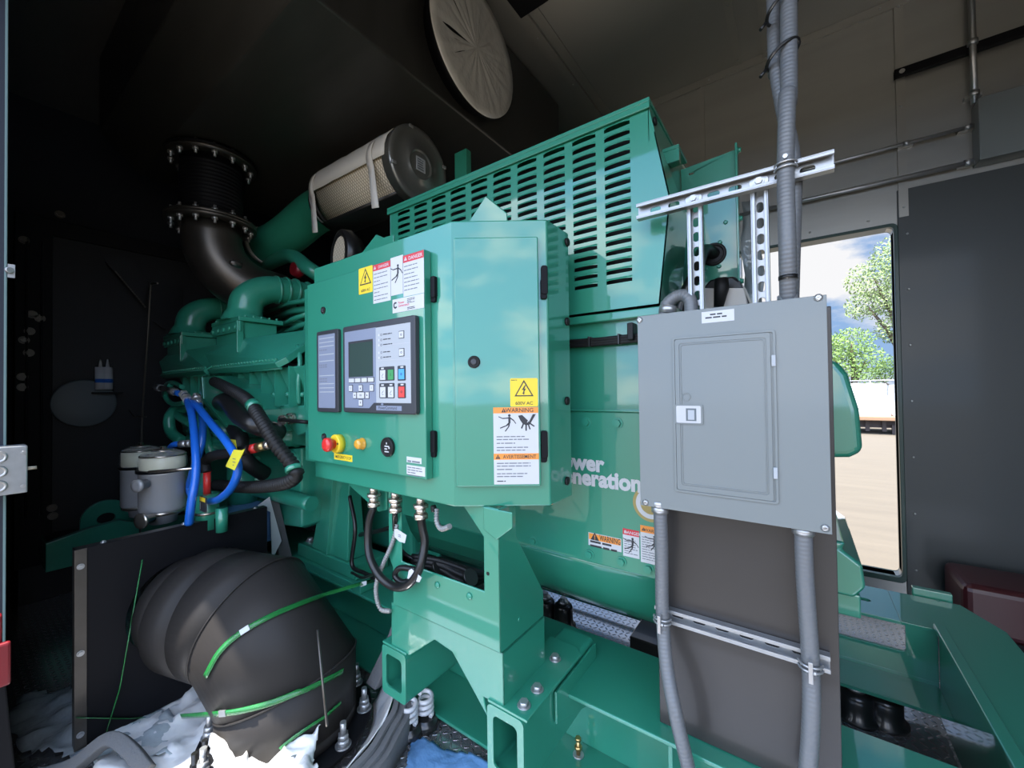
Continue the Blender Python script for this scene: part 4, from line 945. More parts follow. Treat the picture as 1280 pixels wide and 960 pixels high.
mb.slab(Fr((0, 0, tz1+.008), (1, 0, 0), (0, 1, 0)), [(ux0-.0, .852), (ux1+.01, .852), (ux1+.01, 1.16), (ux1-.02, 1.19), (ux0-.0, 1.19)], -.0075, 0); mb.build('foot_plate', 'green', st, bevel=.002)
for u, v in ((655, 882), (671.5, 862), (687.5, 821)):
    q = at(u, v, Z=tz1+.008); MB().hexbolt((max(q.x, rx+.02), q.y, tz1+.008), (0, 0, 1), .0125, .011).build('bolt', 'zinc', st)
mb = MB(); mb.slab(Fr((0, 0, tz1+.008), (1, 0, 0), (0, 1, 0)), [(tx0, .852), (tx1, .852), (tx1, 1.1), (tx0, 1.1)], -.0075, 0); mb.build('foot_plate', 'green', st, bevel=.002)
Fu = FY(.850); zc = cz0
w0 = Fu.uv(604, 662)[0]; w1 = Fu.uv(604, 735)[1]; w2_ = Fu.uv(494, 702)[1]; lx = Fu.uv(491, 740)[0]; lx2 = Fu.uv(512, 700)[0]; ux = Fu.uv(625, 760)[0]
lz0 = zmid+.001
mb = MB()
winz = (w1+w2_)/2
mb.slab(Fu, [(lx, lz0), (ux, lz0), (ux, zc-.0005), (w0-.085, zc-.0005), (w0-.0, Fu.uv(604, 671)[1]), (w0-.0, winz), (lx+.045, winz+.0), (lx+.045, zc-.0005), (lx-.02, zc-.0005), (lx-.02, winz-.0), (lx, winz-.03)], -.006, 0)
mb.build('front_plate', 'green', st, bevel=.003)
mb = MB(); Fsd = FX(ux); s1_ = at(640, 672, X=ux); s2_ = at(672, 745, X=ux); s3_ = at(676, 775, X=ux)
mb.slab(Fsd, [(.850, lz0), (1.07, lz0), (1.07, s2_.z), (s1_.y+.02, s1_.z), (s1_.y+.02, zc-.0005), (.850, zc-.0005)], -.006, 0); mb.build('side_plate', 'green', st, bevel=.003)
for u, v in ((547, 731), (587, 745)): q = Fu.uv(u, v); MB().lathe(Fu.p(*q), Fu.n, [(0, .010), (.004, .009), (.005, .004)], 14).build('plug', 'green_cast', st)
for u, v in ((610, 717),): q = Fu.uv(u, v); MB().lathe(Fu.p(*q), Fu.n, [(0, .005), (.001, .005)], 14).build('plug', 'rubber', st)
for u, v in ((649, 774),): q = Fsd.uv(u, v); MB().lathe(Fsd.p(*q), Fsd.n, [(0, .006), (.002, .005)], 14).build('plug', 'green_cast', st)
# brackets hanging under the cabinet
Fg = FY(.86); k = Fg.uv(437, 600)[0]; k2 = Fg.uv(483, 600)[0]
mb = MB(); mb.slab(Fg, [(k, zc-.0005), (k, zc-.03), Fg.uv(473, 640), (k2, Fg.uv(483, 637)[1]), (k2, zc-.0005)], -.006, 0); mb.build('hanging_bracket', 'green', st, bevel=.002)
Fg = FY(.8435); k = Fg.uv(604, 640)[0]; k2 = Fg.uv(640, 640)[0]
mb = MB(); mb.slab(Fg, [(k, zc-.0005), (k2, zc-.0005), (k2, Fg.uv(640, 660)[1]), Fg.uv(620.5, 675), (k, Fg.uv(604, 662)[1])], -.004, 0); mb.build('gusset_plate', 'green', st, bevel=.002)
# ================================================================== BREAKER PANEL, BACKBOARD, STRUT, CONDUITS
YPN = 1.04
Fp = FY(YPN)
c = [Fp.uv(796.6, 394.8), Fp.uv(1033.6, 369), Fp.uv(800.6, 632), Fp.uv(1040, 667.6)]
px0 = (c[0][0]+c[2][0])/2; px1 = (c[1][0]+c[3][0])/2; pz1 = (c[0][1]+c[1][1])/2; pz0_ = (c[2][1]+c[3][1])/2
YBD = 1.118
bd = thing('backboard', 'tall dark steel sheet standing behind and below the grey breaker panel', 'board', (0, YBD, ZR))
bx_l = at(823, 800, Y=YBD).x; bx_r = at(1049, 800, Y=YBD).x
mb = MB(); mb.box(bx_l, bx_r, YBD, YBD+.006, ZR+.002, pz1-.012); mb.box(bx_r-.006, bx_r, YBD+.006, YBD+.035, ZR+.002, pz1-.012); mb.box(bx_l, bx_l+.006, YBD+.006, YBD+.035, ZR+.002, pz1-.012)
mb.build('sheet', 'board', bd, bevel=.002)
bp = thing('breaker_panel', 'grey breaker panel with embossed door and latch on the dark backboard', 'electrical panel', (-.17, YPN, pz0_))
MB().box(px0+.035, px1-.012, YPN+.0035, YBD-.0005, pz0_+.015, pz1-.015).build('box_body', 'grey_edge', bp, bevel=.002)
F = FY(YPN-.0)
mb = MB().mat('grey_box'); mb.slab(F, [(px0, pz0_), (px1, pz0_), (px1, pz1), (px0, pz1)], -.003, 0)
mb.build('cover', None, bp, bevel=.001)
for u, v in ((799.5, 400), (1023, 372), (807, 628), (1031.5, 660)):
    q = F.uv(u, v); m = MB().mat('zinc'); m.lathe(F.p(q[0], q[1], 0), F.n, [(0, .0075), (.002, .0075), (.0045, .004)], 18); m.mat('ink').seg(Fr(F.p(0, 0, .0046), F.x, F.y), (q[0]-.003, q[1]-.001), (q[0]+.003, q[1]+.001), .001, 0, .0003); m.build('screw', None, bp)
d0 = F.uv(840.5, 424); d1 = F.uv(970, 410); d2 = F.uv(844, 614); d3 = F.uv(973, 630)
ex0, ex1 = (d0[0]+d2[0])/2, (d1[0]+d3[0])/2; ez1, ez0 = (d0[1]+d1[1])/2, (d2[1]+d3[1])/2
mb = MB().mat('grey_box')      # embossed surround and door
mb.slab(F, rrect(ex0-.0, ez0, ex1, ez1, .006), .0002, .004, holes=[rrect(ex0+.005, ez0+.005, ex1-.005, ez1-.005, .004)])
mb.build('door_rim', None, bp, bevel=.0015)
ix0, iz1 = ex0+.0055, ez1-.0055; ix1, iz0 = ex1-.0095, ez0+.0055
a, b1 = F.uv(846, 507); a2, b0 = F.uv(877, 529)
mb = MB().mat('grey_box')
mb.slab(F, rrect(ix0, iz0, ix1, iz1, .005), .0003, .003, holes=[rrect(ix0+.010, iz0+.012, ix1-.008, iz1-.010, .006)])
mb.slab(F, rrect(ix0+.010, iz0+.012, ix1-.008, iz1-.010, .006), .0003, .0016)
mb.slab(F, rrect(ix0+.013, iz0+.015, ix1-.011, iz1-.013, .006), .0016, .0032, holes=[rrect(ix0+.0145, iz0+.0165, ix1-.0125, iz1-.0145, .006)])
dr2 = mb.build('door', None, bp, bevel=.0008)
mb = MB().mat('grey_box'); mb.slab(F, rrect(a-.004, b0-.003, a2+.004, b1+.003, .004), .0034, .005); mb.mat('cast_alu').slab(F, rrect(a, b0, a2, b1, .003), .005, .0062)
w_ = a2-a; mb.mat('grey_edge').rect(F, a+w_*.40, b0+.005, a+w_*.82, b1-.006, .0062, .0066); mb.mat('hmi_light').rect(F, a+w_*.48, b0+.008, a+w_*.74, b1-.010, .0066, .007); mb.build('latch', None, dr2)
q = F.uv(858, 496); MB().mat('grey_box').slab(F, circ(q[0], q[1], .010, 24), .0032, .0042, holes=[circ(q[0], q[1], .0085, 24)]).build('knockout', None, dr2)
for v0, v1 in ((444, 458), (584, 598)):
    u = 967 if v0 < 500 else 969.5; a, b1 = F.uv(u, v0); _, b0 = F.uv(u, v1); MB().box(a-.004, a+.004, YPN-.007, YPN-.0042, b0, b1).build('hinge', 'hmi_light', bp, bevel=.001)
a0, b1 = F.uv(877, 391.5); a1, b0 = F.uv(918, 400.5)
mb = MB().mat('white'); mb.rect(F, a0, b0, a1, b1+.002, .0002, .0008); mb2 = Fr(F.p(0, 0, .0003), F.x, F.y)
lines(mb, mb2, a0+.018, b1-.004, .032, 1, .006, .0034, 'ink', 31); lines(mb, mb2, a0+.008, b1-.011, .055, 1, .006, .0034, 'ink', 32); mb.build('label', None, bp)['label'] = 'small white typed label'
# strut channel: a C section with slotted back, local frame a along, b across, open side towards n
def strut(name, lab, F, a0, a1, bc, w=.041, d=.021, pitch=.050, slot=(.028, .014), bolts=(), open_front=True, grp=None, off=.012, th=.0025, lens=True):
    t = thing(name, lab, 'strut channel', F.p((a0+a1)/2, bc, 0), grp)
    n = int((a1-a0-2*off)/pitch); st_ = ((a1-a0)-(n-1)*pitch)/2
    holes = []
    for i in range(n):
        c_ = a0+st_+i*pitch
        if any(abs(c_-q) < slot[0]/2+.012 for q in bolts): continue
        holes.append(rrect(c_-slot[0]/2, bc-slot[1]/2, c_+slot[0]/2, bc+slot[1]/2, slot[1]*.49))
    mb = MB(); b0, b1 = bc-w/2, bc+w/2; k = -d if open_front else 0
    mb.slab(F, [(a0, b0), (a1, b0), (a1, b1), (a0, b1)], -d, -d+th, holes=holes)
    for s_, e_ in ((b0, b0+th), (b1-th, b1)): mb.slab(F, [(a0, s_), (a1, s_), (a1, e_), (a0, e_)], -d+th, 0)
    for s_, e_ in ((b0+th, b0+.009), (b1-.009, b1-th)): mb.slab(F, [(a0, s_), (a1, s_), (a1, e_), (a0, e_)], -th, 0); 
    for s_, e_ in ((b0+.009-th, b0+.009), (b1-.009, b1-.009+th)): mb.slab(F, [(a0, s_), (a1, s_), (a1, e_), (a0, e_)], -.006, -th)
    mb.build('channel', 'galv', t, bevel=.0008)
    for q in bolts:
        m = MB(); m.slab(F, rrect(q-.020, bc-.010, q+.020, bc+.010, .008), -d+th+.0002, -d+th+.004); m.build('plate_nut', 'zinc', t, bevel=.001)
        MB().hexbolt(F.p(q, bc, -d+th+.004), F.n, .008, .006).build('bolt', 'zinc', t)
    return t
YS = 1.085
Fst = FY(YS)
e0 = [Fst.uv(795, 255), Fst.uv(795, 272), Fst.uv(1043, 186), Fst.uv(1043, 213)]
sc_z = (sum(q[1] for q in e0))/4; sw = ((e0[0][1]-e0[1][1])+(e0[2][1]-e0[3][1]))/2
v1c = Fst.uv(866.5, 320)[0]; v2c = Fst.uv(949.5, 310)[0]
strut('strut_channel', 'horizontal slotted steel channel above the breaker panel, holding the flexible conduits', Fst, e0[0][0], e0[2][0], sc_z, w=max(.034, sw), bolts=(v1c, v2c), pitch=.047)
Fv = Fr((0, YS+.0225, 0), (0, 0, 1), (-1, 0, 0))      # a = Z, b = -X
assert Fv.n.y < 0
strut('strut_channel', 'upright slotted steel channel over the panel, beside the louvred hood', Fv, pz1-.02, sc_z+sw/2, -v1c, w=.036, pitch=.038, slot=(.024, .014))
strut('strut_channel', 'upright slotted steel channel over the panel, next to the flexible conduits', Fv, pz1-.02, sc_z+sw/2, -v2c, w=.036, pitch=.038, slot=(.024, .014))
YL = YBD-.024
Fl = FY(YL)
f0 = [Fl.uv(818, 757), Fl.uv(818, 776), Fl.uv(1038, 818), Fl.uv(1038, 845)]
lz = sum(q[1] for q in f0)/4
lower_strut = strut('strut_channel', 'horizontal slotted steel channel across the lower backboard, clamping two grey conduits', Fl, f0[0][0], f0[2][0], lz, w=.036, pitch=.052, slot=(.030, .012))
# liquid-tight conduits
def flex(lab, pts, r, fit=(), ties=(), n=10, ring=True):
    t = thing('flexible_conduit', lab, 'conduit', pts[0]); path = smooth_path(pts, n)
    MB().tube(path, r, 20).build('hose', 'conduit', t)
    for p, d in fit:
        p = V(p); d = V(d).normalized(); m = MB().mat('zinc'); m.tube([p, p+d*.014], r*1.5, 6); m.cyl(p+d*.014, p+d*.03, r*1.25, 20); m.build('fitting', None, t)
    for p, d in ties:
        p = V(p); d = V(d).normalized(); MB().cyl(p-d*.004, p+d*.004, r*1.08, 20).build('cable_tie', 'tie', t)
    return t
yc = YS-.022
q = [at(985, 362, Y=YPN+.04), at(984, 300, Y=1.05), at(982, 210, Y=yc-.0), at(984, 120, Y=yc+.01), at(986, 60, Y=yc+.03)]
q[0] = V((at(985, 366, Y=YPN+.04).x, YPN+.04, pz1-.016)); 
up = q[-1]+V((.0, .25, CEIL-q[-1].z+.06))
flex('grey ribbed conduit rising from the top of the panel to the ceiling, the front one', q+[V((q[-1].x+.02, q[-1].y+.05, CEIL-.003))], .0165, fit=[((q[0].x, q[0].y, pz1-.015), (0, 0, 1))], ties=[(at(985, 347, Y=1.06), (0, 0, 1))])
p0 = at(992, 262, Y=1.12)
r_ = [at(993, 330, Y=1.135), p0, at(992, 205, Y=1.135), at(980, 140, Y=1.12), at(970, 80, Y=1.12), at(968, 30, Y=1.14)]
r_[0] = V((r_[0].x-.012, 1.15, pz1-.09))
flex('grey ribbed conduit crossing behind the front one above the panel', r_+[V((r_[-1].x, 1.16, CEIL-.003))], .0155)
o = MB(); k1 = at(975, 68, Y=1.09); 
for v_ in (68, 8):
    k1 = at(974, v_, Y=1.10); m = MB(); pts = [k1+V((.006+.031*math.cos(a), .008+.036*math.sin(a), .016*math.cos(a))) for a in [2*math.pi*i/24 for i in range(25)]]
    m.tube(pts, .004, 6); m.tube([pts[12], pts[12]+V((-.012, -.01, -.02))], .004, 6); tag(m.build('cable_tie', 'tie'), 'black cable tie bundling the two grey conduits, %s' % ('lower of two' if v_ == 68 else 'upper of two, near the ceiling'), 'cable tie')
# clamp on the strut
cl = thing('conduit_clamp', 'bright steel clamp holding the front conduit on the upper channel', 'clamp', q[2])
m = MB(); cx = at(982, 208, Y=yc).x
for s_ in (-.0, .010): m.tube([V((cx+.0205*math.cos(a), yc+.0205*math.sin(a)*1.0, sc_z-.005+s_)) for a in [math.pi+math.pi*i/12 for i in range(13)]], .0022, 8)
m.build('strap', 'zinc', cl); MB().hexbolt((cx, yc-.022, sc_z+.012), (0, -1, 0), .005, .004, False).build('bolt', 'zinc', cl)
# lower conduits
yo = YL-.018
bL = [at(825, 640, Y=1.06), at(827, 690, Y=1.06), at(828, 765, Y=yo), at(833, 830, Y=1.05), at(845, 895, Y=1.02), at(858, 950, Y=1.02), at(866, 985, Y=1.04)]
bL[0].z = pz0_+.012
flex('grey conduit dropping from the left lower corner of the breaker panel', bL, .0165, fit=[((bL[0].x, bL[0].y, pz0_+.014), (0, 0, -1))])
bR = [at(1004, 665, Y=1.07), at(1006, 720, Y=1.07), at(1013, 825, Y=yo), at(1014, 890, Y=1.06), at(1010, 960, Y=1.05), at(1004, 1010, Y=1.05)]
bR[0].z = pz0_+.012
flex('grey conduit dropping from the right lower corner of the breaker panel', bR, .0165, fit=[((bR[0].x, bR[0].y, pz0_+.014), (0, 0, -1))])
for k_, lab in ((bL[2], 'bright steel clamp on the left conduit at the lower channel'), (bR[2], 'bright steel clamp on the right conduit at the lower channel')):
    cl = thing('conduit_clamp', lab, 'clamp', (k_.x, yo, lz)); m = MB()
    for s_ in (-.005, .005): m.tube([V((k_.x+.021*math.cos(a), yo+.021*math.sin(a), lz+s_)) for a in [math.pi+math.pi*i/12 for i in range(13)]], .0026, 8)
    m.build('strap', 'zinc', cl); MB().box(k_.x-.004, k_.x+.004, yo-.034, yo-.021, lz-.022, lz+.022).build('ear', 'zinc', cl, bevel=.001); MB().hexbolt((k_.x+.004, yo-.028, lz), (1, 0, 0), .005, .004, False).build('bolt', 'zinc', cl)
p = at(873, 945, Z=FLOOR+.02)
m = MB(); p = at(872, 955, Z=ZR-.2); m.tube([(p.x-.05, p.y+.0, p.z-.02), (p.x+.02, p.y+.02, p.z)], .02, 16); tag(m.build('conduit_end', 'conduit'), 'open end of a short grey conduit below the backboard', 'conduit')
# cable bundle running along the alternator into the hood of the panel
cb = thing('cable_bundle', 'taped black cable bundle along the alternator flank above the seam', 'cable', at(755, 425, Y=1.18))
za = at(755, 425, Y=1.17).z
for k_, dz in enumerate((.006, -.002, -.009)):
    MB().tube(smooth_path([(at(708, 425, Y=1.175).x, 1.18, za+dz), (at(750, 425, Y=1.175).x, 1.175, za+dz-.002), (px0+.01, 1.17, za+dz)], 6), .0065, 10).build('cable', 'rubber', cb)
for u in (738, 775): q_ = at(u, 425, Y=1.175); MB().box(q_.x-.003, q_.x+.003, 1.16, 1.19, za-.017, za+.014).build('cable_tie', 'tie', cb, bevel=.001)
k_ = at(790, 412, Y=1.16); MB().box(k_.x-.012, k_.x+.006, 1.15, 1.19, k_.z-.03, k_.z+.02).build('clip', 'rubber', cb, bevel=.003)
# loom from the end plate down behind the strut, grey elbow, glands
hb = thing('power_cable', 'thick black cable leaving the grommet of the alternator end plate', 'cable', (hc.x, ye, hc.z))
MB().tube(smooth_path([(hc.x+.01, ye+.03, hc.z), (hc.x-.02, ye-.06, hc.z+.0), at(868, 345, Y=ye-.2), at(850, 385, Y=1.3), at(848, 420, Y=1.3)], 8), .02, 16).build('cable', 'rubber_sheen', hb)
ge = thing('flexible_conduit', 'short grey conduit elbow between the alternator ledge and the back of the panel', 'conduit', at(835, 385, Y=1.14))
MB().tube(smooth_path([at(831, 402, Y=1.13), at(833, 382, Y=1.13), at(848, 370, Y=1.13), at(862, 374, Y=1.12), at(864, 400, Y=1.115)], 8), .0165, 16).build('hose', 'conduit', ge)
m = MB(); k_ = at(834, 386, Y=1.13); m.tube([k_+V((0, 0, -.012)), k_+V((.004, 0, .008))], .022, 12); m.build('fitting', 'zinc', ge)
bk = thing('terminal_box', 'black terminal housing with a pale ramped side above the breaker panel', 'terminal box', at(905, 375, Y=1.5))
A = at(880, 350, Y=1.5); B = at(925, 352, Y=1.5)
MB().hull([(A.x, 1.5, A.z-.02), (A.x, 1.5, A.z-.2), (B.x+.06, 1.5, A.z-.2), (B.x, 1.5, A.z-.02), (A.x+.02, 1.5, A.z), (B.x-.02, 1.5, A.z), (A.x, 1.68, A.z-.02), (A.x, 1.68, A.z-.2), (B.x+.06, 1.68, A.z-.2), (B.x, 1.68, A.z-.01)]).build('housing', 'rubber_sheen', bk, bevel=.008)
A = at(873, 360, Y=1.46); B = at(930, 380, Y=1.46)
MB().hull([(A.x, 1.46, A.z), (B.x, 1.46, A.z-.02), (A.x, 1.46, A.z-.14), (B.x+.02, 1.46, A.z-.14), (A.x, 1.498, A.z), (B.x, 1.498, A.z-.02), (A.x, 1.498, A.z-.14), (B.x+.02, 1.498, A.z-.14)]).build('ramp_plate', 'paper_white', bk, bevel=.003)
k_ = at(902, 360, Y=1.44); MB().tube([k_+V((0, 0, .03)), k_+V((0, 0, -.0)), k_+V((-.01, 0, -.06))], [.02, .022, .014], 14).build('gland', 'rubber', bk)
# clear film strip hanging at the door edge
m = MB(); YF = 2.955; Ff = FY(YF); A = Ff.uv(927, 262); B = Ff.uv(945, 385)
pts = []
for i in range(13):
    z = A[1]+.05+(B[1]-.3-A[1])*i/12
    for j in range(4): m.v.append(V((A[0]+(B[0]-A[0]+.04)*j/3+.01*math.sin(i*1.3), YF+.02*math.sin(i*1.1+j*2), z)))
for i in range(12):
    for j in range(3): k = i*4+j; m.face([k, k+1, k+5, k+4], True)
tag(m.build('plastic_strip', 'plastic_film', solid=.002), 'crinkled clear plastic strip hanging at the edge of the far doorway', 'plastic strip')
# ================================================================== MUFFLER, BELLOWS, ELBOW
MX0, MX1 = -3.5, -1.41
c1_, c2_ = at(124, 165, X=MX0), at(174, 219, X=MX0)
zm = c2_.z; yfar = 2.62
mf = thing('muffler', 'huge dark steel exhaust muffler box filling the ceiling above the engine', 'muffler', (-2.45, 1.5, zm))
F = Fr((MX0, 0, 0), (0, 1, 0), (0, 0, 1)); m = MB()
m.slab(F, [(c1_.y, CEIL-.004), (c1_.y, c1_.z), (c2_.y, zm), (yfar, zm), (yfar, CEIL-.004)], 0, MX1-MX0)
m.build('shell', 'muffler', mf, bevel=.01, seg=2)
# outlet stub on the end with its white plastic cover
dcy = at(595, 60, X=MX1+.10); e_ = [at(544, 20, X=MX1+.10), at(641, 100, X=MX1+.10), at(612, 146, X=MX1+.10)]
cyd = (e_[0].y+e_[1].y)/2; rd = abs(e_[1].y-e_[0].y)/2*1.06; czd = e_[2].z+rd*.98
czd = min(czd, CEIL-.03-rd*0)
rd = min(rd, czd-e_[2].z, CEIL-.02-czd) if CEIL-.02-czd > .15 else .27
m = MB(); m.lathe((MX1+.0005, cyd, czd), (1, 0, 0), [(0, rd*.9), (.05, rd*.9), (.051, rd*1.0), (.085, rd*1.0)], 40); m.build('outlet_flange', 'black', mf)
m = MB().mat('plastic_white'); n = 120; X_ = MX1+.0865; k0 = m.add([(X_+.004, cyd, czd)]); rings = []
for j in range(1, 9):
    rr = rd*1.01*j/8; rings.append(m.add([(X_+.003+.007*noise.noise(V((a*.45, j*.12, 1)))*(1 if j < 8 else .3), cyd+rr*math.cos(2*math.pi*a/n), czd+rr*math.sin(2*math.pi*a/n)) for a in range(n)]))
rings.append(m.add([(X_-.006, cyd+rd*1.012*math.cos(2*math.pi*a/n), czd+rd*1.012*math.sin(2*math.pi*a/n)) for a in range(n)]))
for a in range(n): m.face([k0, rings[0]+a, rings[0]+(a+1) % n], True)
for p_, q_ in zip(rings, rings[1:]):
    for a in range(n): m.face([p_+a, q_+a, q_+(a+1) % n, p_+(a+1) % n], True)
pc = tag(m.build('plastic_cover', 'plastic_white'), 'white pleated plastic film stretched over the round muffler outlet', 'cover')
BX, BY = -2.80, None
tf = at(265, 196, Z=zm); BX, BY = tf.x, tf.y; rb = .5*66/505*math.hypot(1, 0)*2.38
bf = thing('exhaust_bellows', 'black corrugated exhaust bellows between muffler and bare steel elbow', 'bellows', (BX, BY, zm-.3))
zl2 = at(265, 284, X=BX).z; zu = zm-.035
def flange(par, z, r, mname, name='flange'):
    m = MB(); m.lathe((BX, BY, z), (0, 0, 1), [(0, r*.72), (0, r), (.016, r), (.016, r*.72)], 40); m.build(name, mname, par)
rf = .5*97/505*2.38
flange(bf, zu-.016, rf, 'iron'); flange(bf, zl2+.0165, rf, 'iron')
m = MB(); H = zu-.016-(zl2+.034); nb = 13; prof = [(0, rb)]
for i in range(nb):
    z_ = .03+(H-.06)*i/nb; dz = (H-.06)/nb; prof += [(z_, rb*.93), (z_+dz*.25, rb*1.0), (z_+dz*.5, rb*1.02), (z_+dz*.75, rb*1.0)]
prof += [(H-.03, rb*.93), (H, rb)]
m.lathe((BX, BY, zl2+.034), (0, 0, 1), prof, 40); m.build('corrugated_pipe', 'black', bf)
def studs(par, z0, z1):
    for i in range(14):
        a = 2*math.pi*i/14+.2; x, y = BX+rf*.86*math.cos(a), BY+rf*.86*math.sin(a)
        m = MB(); m.cyl((x, y, z0-.035), (x, y, z1+.03), .008, 10); m.tube([(x, y, z0-.016), (x, y, z0-.001)], .016, 6); m.tube([(x, y, z1+.001), (x, y, z1+.014)], .016, 6); m.build('bolt', 'zinc', par)
studs(bf, zu-.0165, zu+.002)
exh = thing('exhaust_elbow', 'bare dark steel exhaust elbow curving down from the bellows to the engine', 'exhaust pipe', (BX+.3, BY+.3, zl2-.5))
flange(exh, zl2, rf, 'iron'); studs(exh, zl2-.001, zl2+.034)
pts = []; Rb = .31; d_ = V((.30, .95, 0)).normalized()
for i in range(13):
    a = math.radians(82*i/12); pts.append(V((BX, BY, zl2-.06))+d_*(Rb*(1-math.cos(a)))+V((0, 0, -Rb*math.sin(a))))
pts = [V((BX, BY, zl2))]+pts+[pts[-1]+(pts[-1]-pts[-2]).normalized()*.1]
MB().tube(pts, rb*.98, 36).build('pipe', 'iron', exh)
m = MB(); s_ = at(293, 329, Y=BY-.12); m.lathe((s_.x, s_.y, s_.z), (.2, -1, .1), [(-.03, .016), (.012, .016), (.016, .010), (.02, .010)], 14); m.build('plug', 'iron', exh)
m = MB(); m.lathe((BX, BY, zm-.034), (0, 0, 1), [(0, rf), (.012, rf), (.0121, rb), (.034, rb)], 40); m.build('inlet_flange', 'black', mf)
# ================================================================== AIR CLEANER
YAC = 1.42
c0_ = at(526, 206, Y=YAC); zc_ = c0_.z; rc = .5*94/505*2.06*.97
XL = at(424, 255, Y=YAC).x
ac = thing('air_cleaner', 'open air cleaner with cream pleated element, dark round end cap and white tape', 'air filter', (c0_.x, YAC, zc_-rc))
ax = V((1, 0, -.02)).normalized()
def axp(x, r=0, a=0): return V((x, YAC+r*math.cos(a), zc_+.02*(c0_.x-x)+r*math.sin(a)))
o_ = axp(c0_.x)
m = MB().mat('cap_grey'); m.lathe(o_-ax*.075, ax, [(0, rc*.93), (.0, rc), (.05, rc), (.052, rc*1.03), (.066, rc*1.03), (.07, rc*.99), (.072, rc*.90), (.069, rc*.86), (.071, rc*.44), (.078, rc*.42), (.078, rc*.37), (.072, rc*.35)], 48); m.build('end_cap', None, ac)
m = MB().mat('hmi_light'); Fc = Fr(o_+ax*-.003+V((.0005, 0, 0)), (0, 1, 0), (0, 0, 1)); Fc = Fr(o_+V((.0002, 0, 0)), (0, 1, 0), (0, 0, 1)); m.rect(Fc, -.030, -.035, .030, .035, -.002, .001); lines(m, Fr(Fc.p(0, 0, .0012), Fc.x, Fc.y), -.022, .026, .044, 5, .012, .006, 'grey_edge', 41); m.build('cap_label', None, ac)
for a in (110, 20, 200, 290):
    a = math.radians(a); MB().box(*(lambda p: (p.x-.0, p.x+.025, p.y-.012, p.y+.012, p.z-.008, p.z+.008))(axp(c0_.x-.02, rc*.97, a))).build('clip', 'zinc', ac, bevel=.003)
m = MB(); m.lathe(axp(XL+.02), ax, [(0, rc*.93), (c0_.x-.078-XL-.02, rc*.93)], 48); m.build('filter_element', 'filter_cream', ac)
m = MB(); N_ = 28; prof = []      # lower half shell, cut away over the element
Ls = c0_.x-.079-XL-.0
ks = []
for x_ in (XL-.03, XL+.03, c0_.x-.079):
    ks.append([axp(x_, rc*(1.0), math.radians(238+ (137)*i/N_)) for i in range(N_+1)])
fl = []
for row in ks: fl.append(m.add(row))
for p_, q_ in zip(fl, fl[1:]):
    for i in range(N_): m.face([p_+i, p_+i+1, q_+i+1, q_+i], True)
m.build('lower_shell', 'rubber_sheen', ac, solid=.006)
m = MB(); m.lathe(axp(XL-.06), ax, [(0, .10), (.0, .12), (.03, rc*.8), (.06, rc), (.075, rc), (.076, rc*.9)], 40); m.build('rear_neck', 'rubber_sheen', ac)
def tape(pts, w, name, n=6, thick=.003):
    """ribbon through points with its own width vectors"""
    m = MB(); L, Rr_ = [], []
    for p, wv in pts: L.append(V(p)-V(wv)*w/2); Rr_.append(V(p)+V(wv)*w/2)
    k = m.add(L); k2 = m.add(Rr_)
    for i in range(len(L)-1): m.face([k+i, k+i+1, k2+i+1, k2+i], True)
    return m.build(name, 'paper_white', ac, solid=thick)
top = []
m = MB(); rows = []
for i in range(15):
    x_ = XL+.0+(c0_.x-.05-XL)*i/14
    rows.append(m.add([axp(x_, rc*1.03+.004*noise.noise(V((i*.9, j*.7, 0))), math.radians(70+j*16.4)) for j in range(8)]))
for p_, q_ in zip(rows, rows[1:]):
    for j in range(7): m.face([p_+j, p_+j+1, q_+j+1, q_+j], True)
m.build('paper_wrap', 'paper_white', ac, solid=.003)
for xx, drop, nm in ((XL+.02, .26, 'tape_strip'), (c0_.x-.17, .22, 'tape_strip')):
    pts_ = [(axp(xx+.0006*j*j, rc*1.035+.003, math.radians(150+j*9)), V((1, 0, .1))) for j in range(6)]
    last = pts_[-1][0]
    for j in range(1, 6): pts_.append((last+V((.012*j, -.004*j, -.045*j)), V((1, .15*j/5, .1*(-1)**j))))
    tape(pts_, .045, nm)
# green air pipe from the neck to the turbocharger
ap = thing('air_intake_pipe', 'wide green intake pipe running back from the air cleaner', 'pipe', axp(XL-.5))
pe = at(318, 316, Y=YAC-.10)
MB().tube(smooth_path([axp(XL-.062), axp(XL-.3), (pe.x+.35, YAC-.05, pe.z+.05), (pe.x, YAC-.10, pe.z)], 6), .5*46/505*2.85, 32).build('pipe', 'green_cast', ap)
MB().tube([axp(XL-.11), axp(XL-.06)], .138, 32).build('rubber_sleeve', 'rubber_sheen', ap)
p_ = axp(XL-.09); MB().tube([p_+V((-.008, 0, 0)), p_+V((.008, 0, 0))], .142, 32).build('hose_clamp', 'zinc', ap)
p_ = V((pe.x+.14, YAC-.09, pe.z+.02)); MB().tube([p_+V((-.015, -.002, -.002)), p_+V((.015, .002, .002))], .134, 32).build('white_band', 'paper_white', ap)
MB().tube([(pe.x-.04, YAC-.11, pe.z-.005), (pe.x+.03, YAC-.1, pe.z)], .145, 32).build('end_collar', 'green_cast', ap)
# green post between cleaner and hood
q1, q2 = at(568, 192, Y=1.62), at(583, 214, Y=1.62)
o = MB().box(q1.x, q2.x, 1.62, 1.66, hbz, q1.z).build('support_post', 'green_cast', None, bevel=.003); tag(o, 'green upright post behind the louvred hood beside the air cleaner cap', 'post')
# ================================================================== ENGINE
YE = .85
en = thing('engine', 'green V engine with finned intake housings at the dark end of the container', 'engine', (-2.6, 1.5, ZR))
G = 'green_cast'
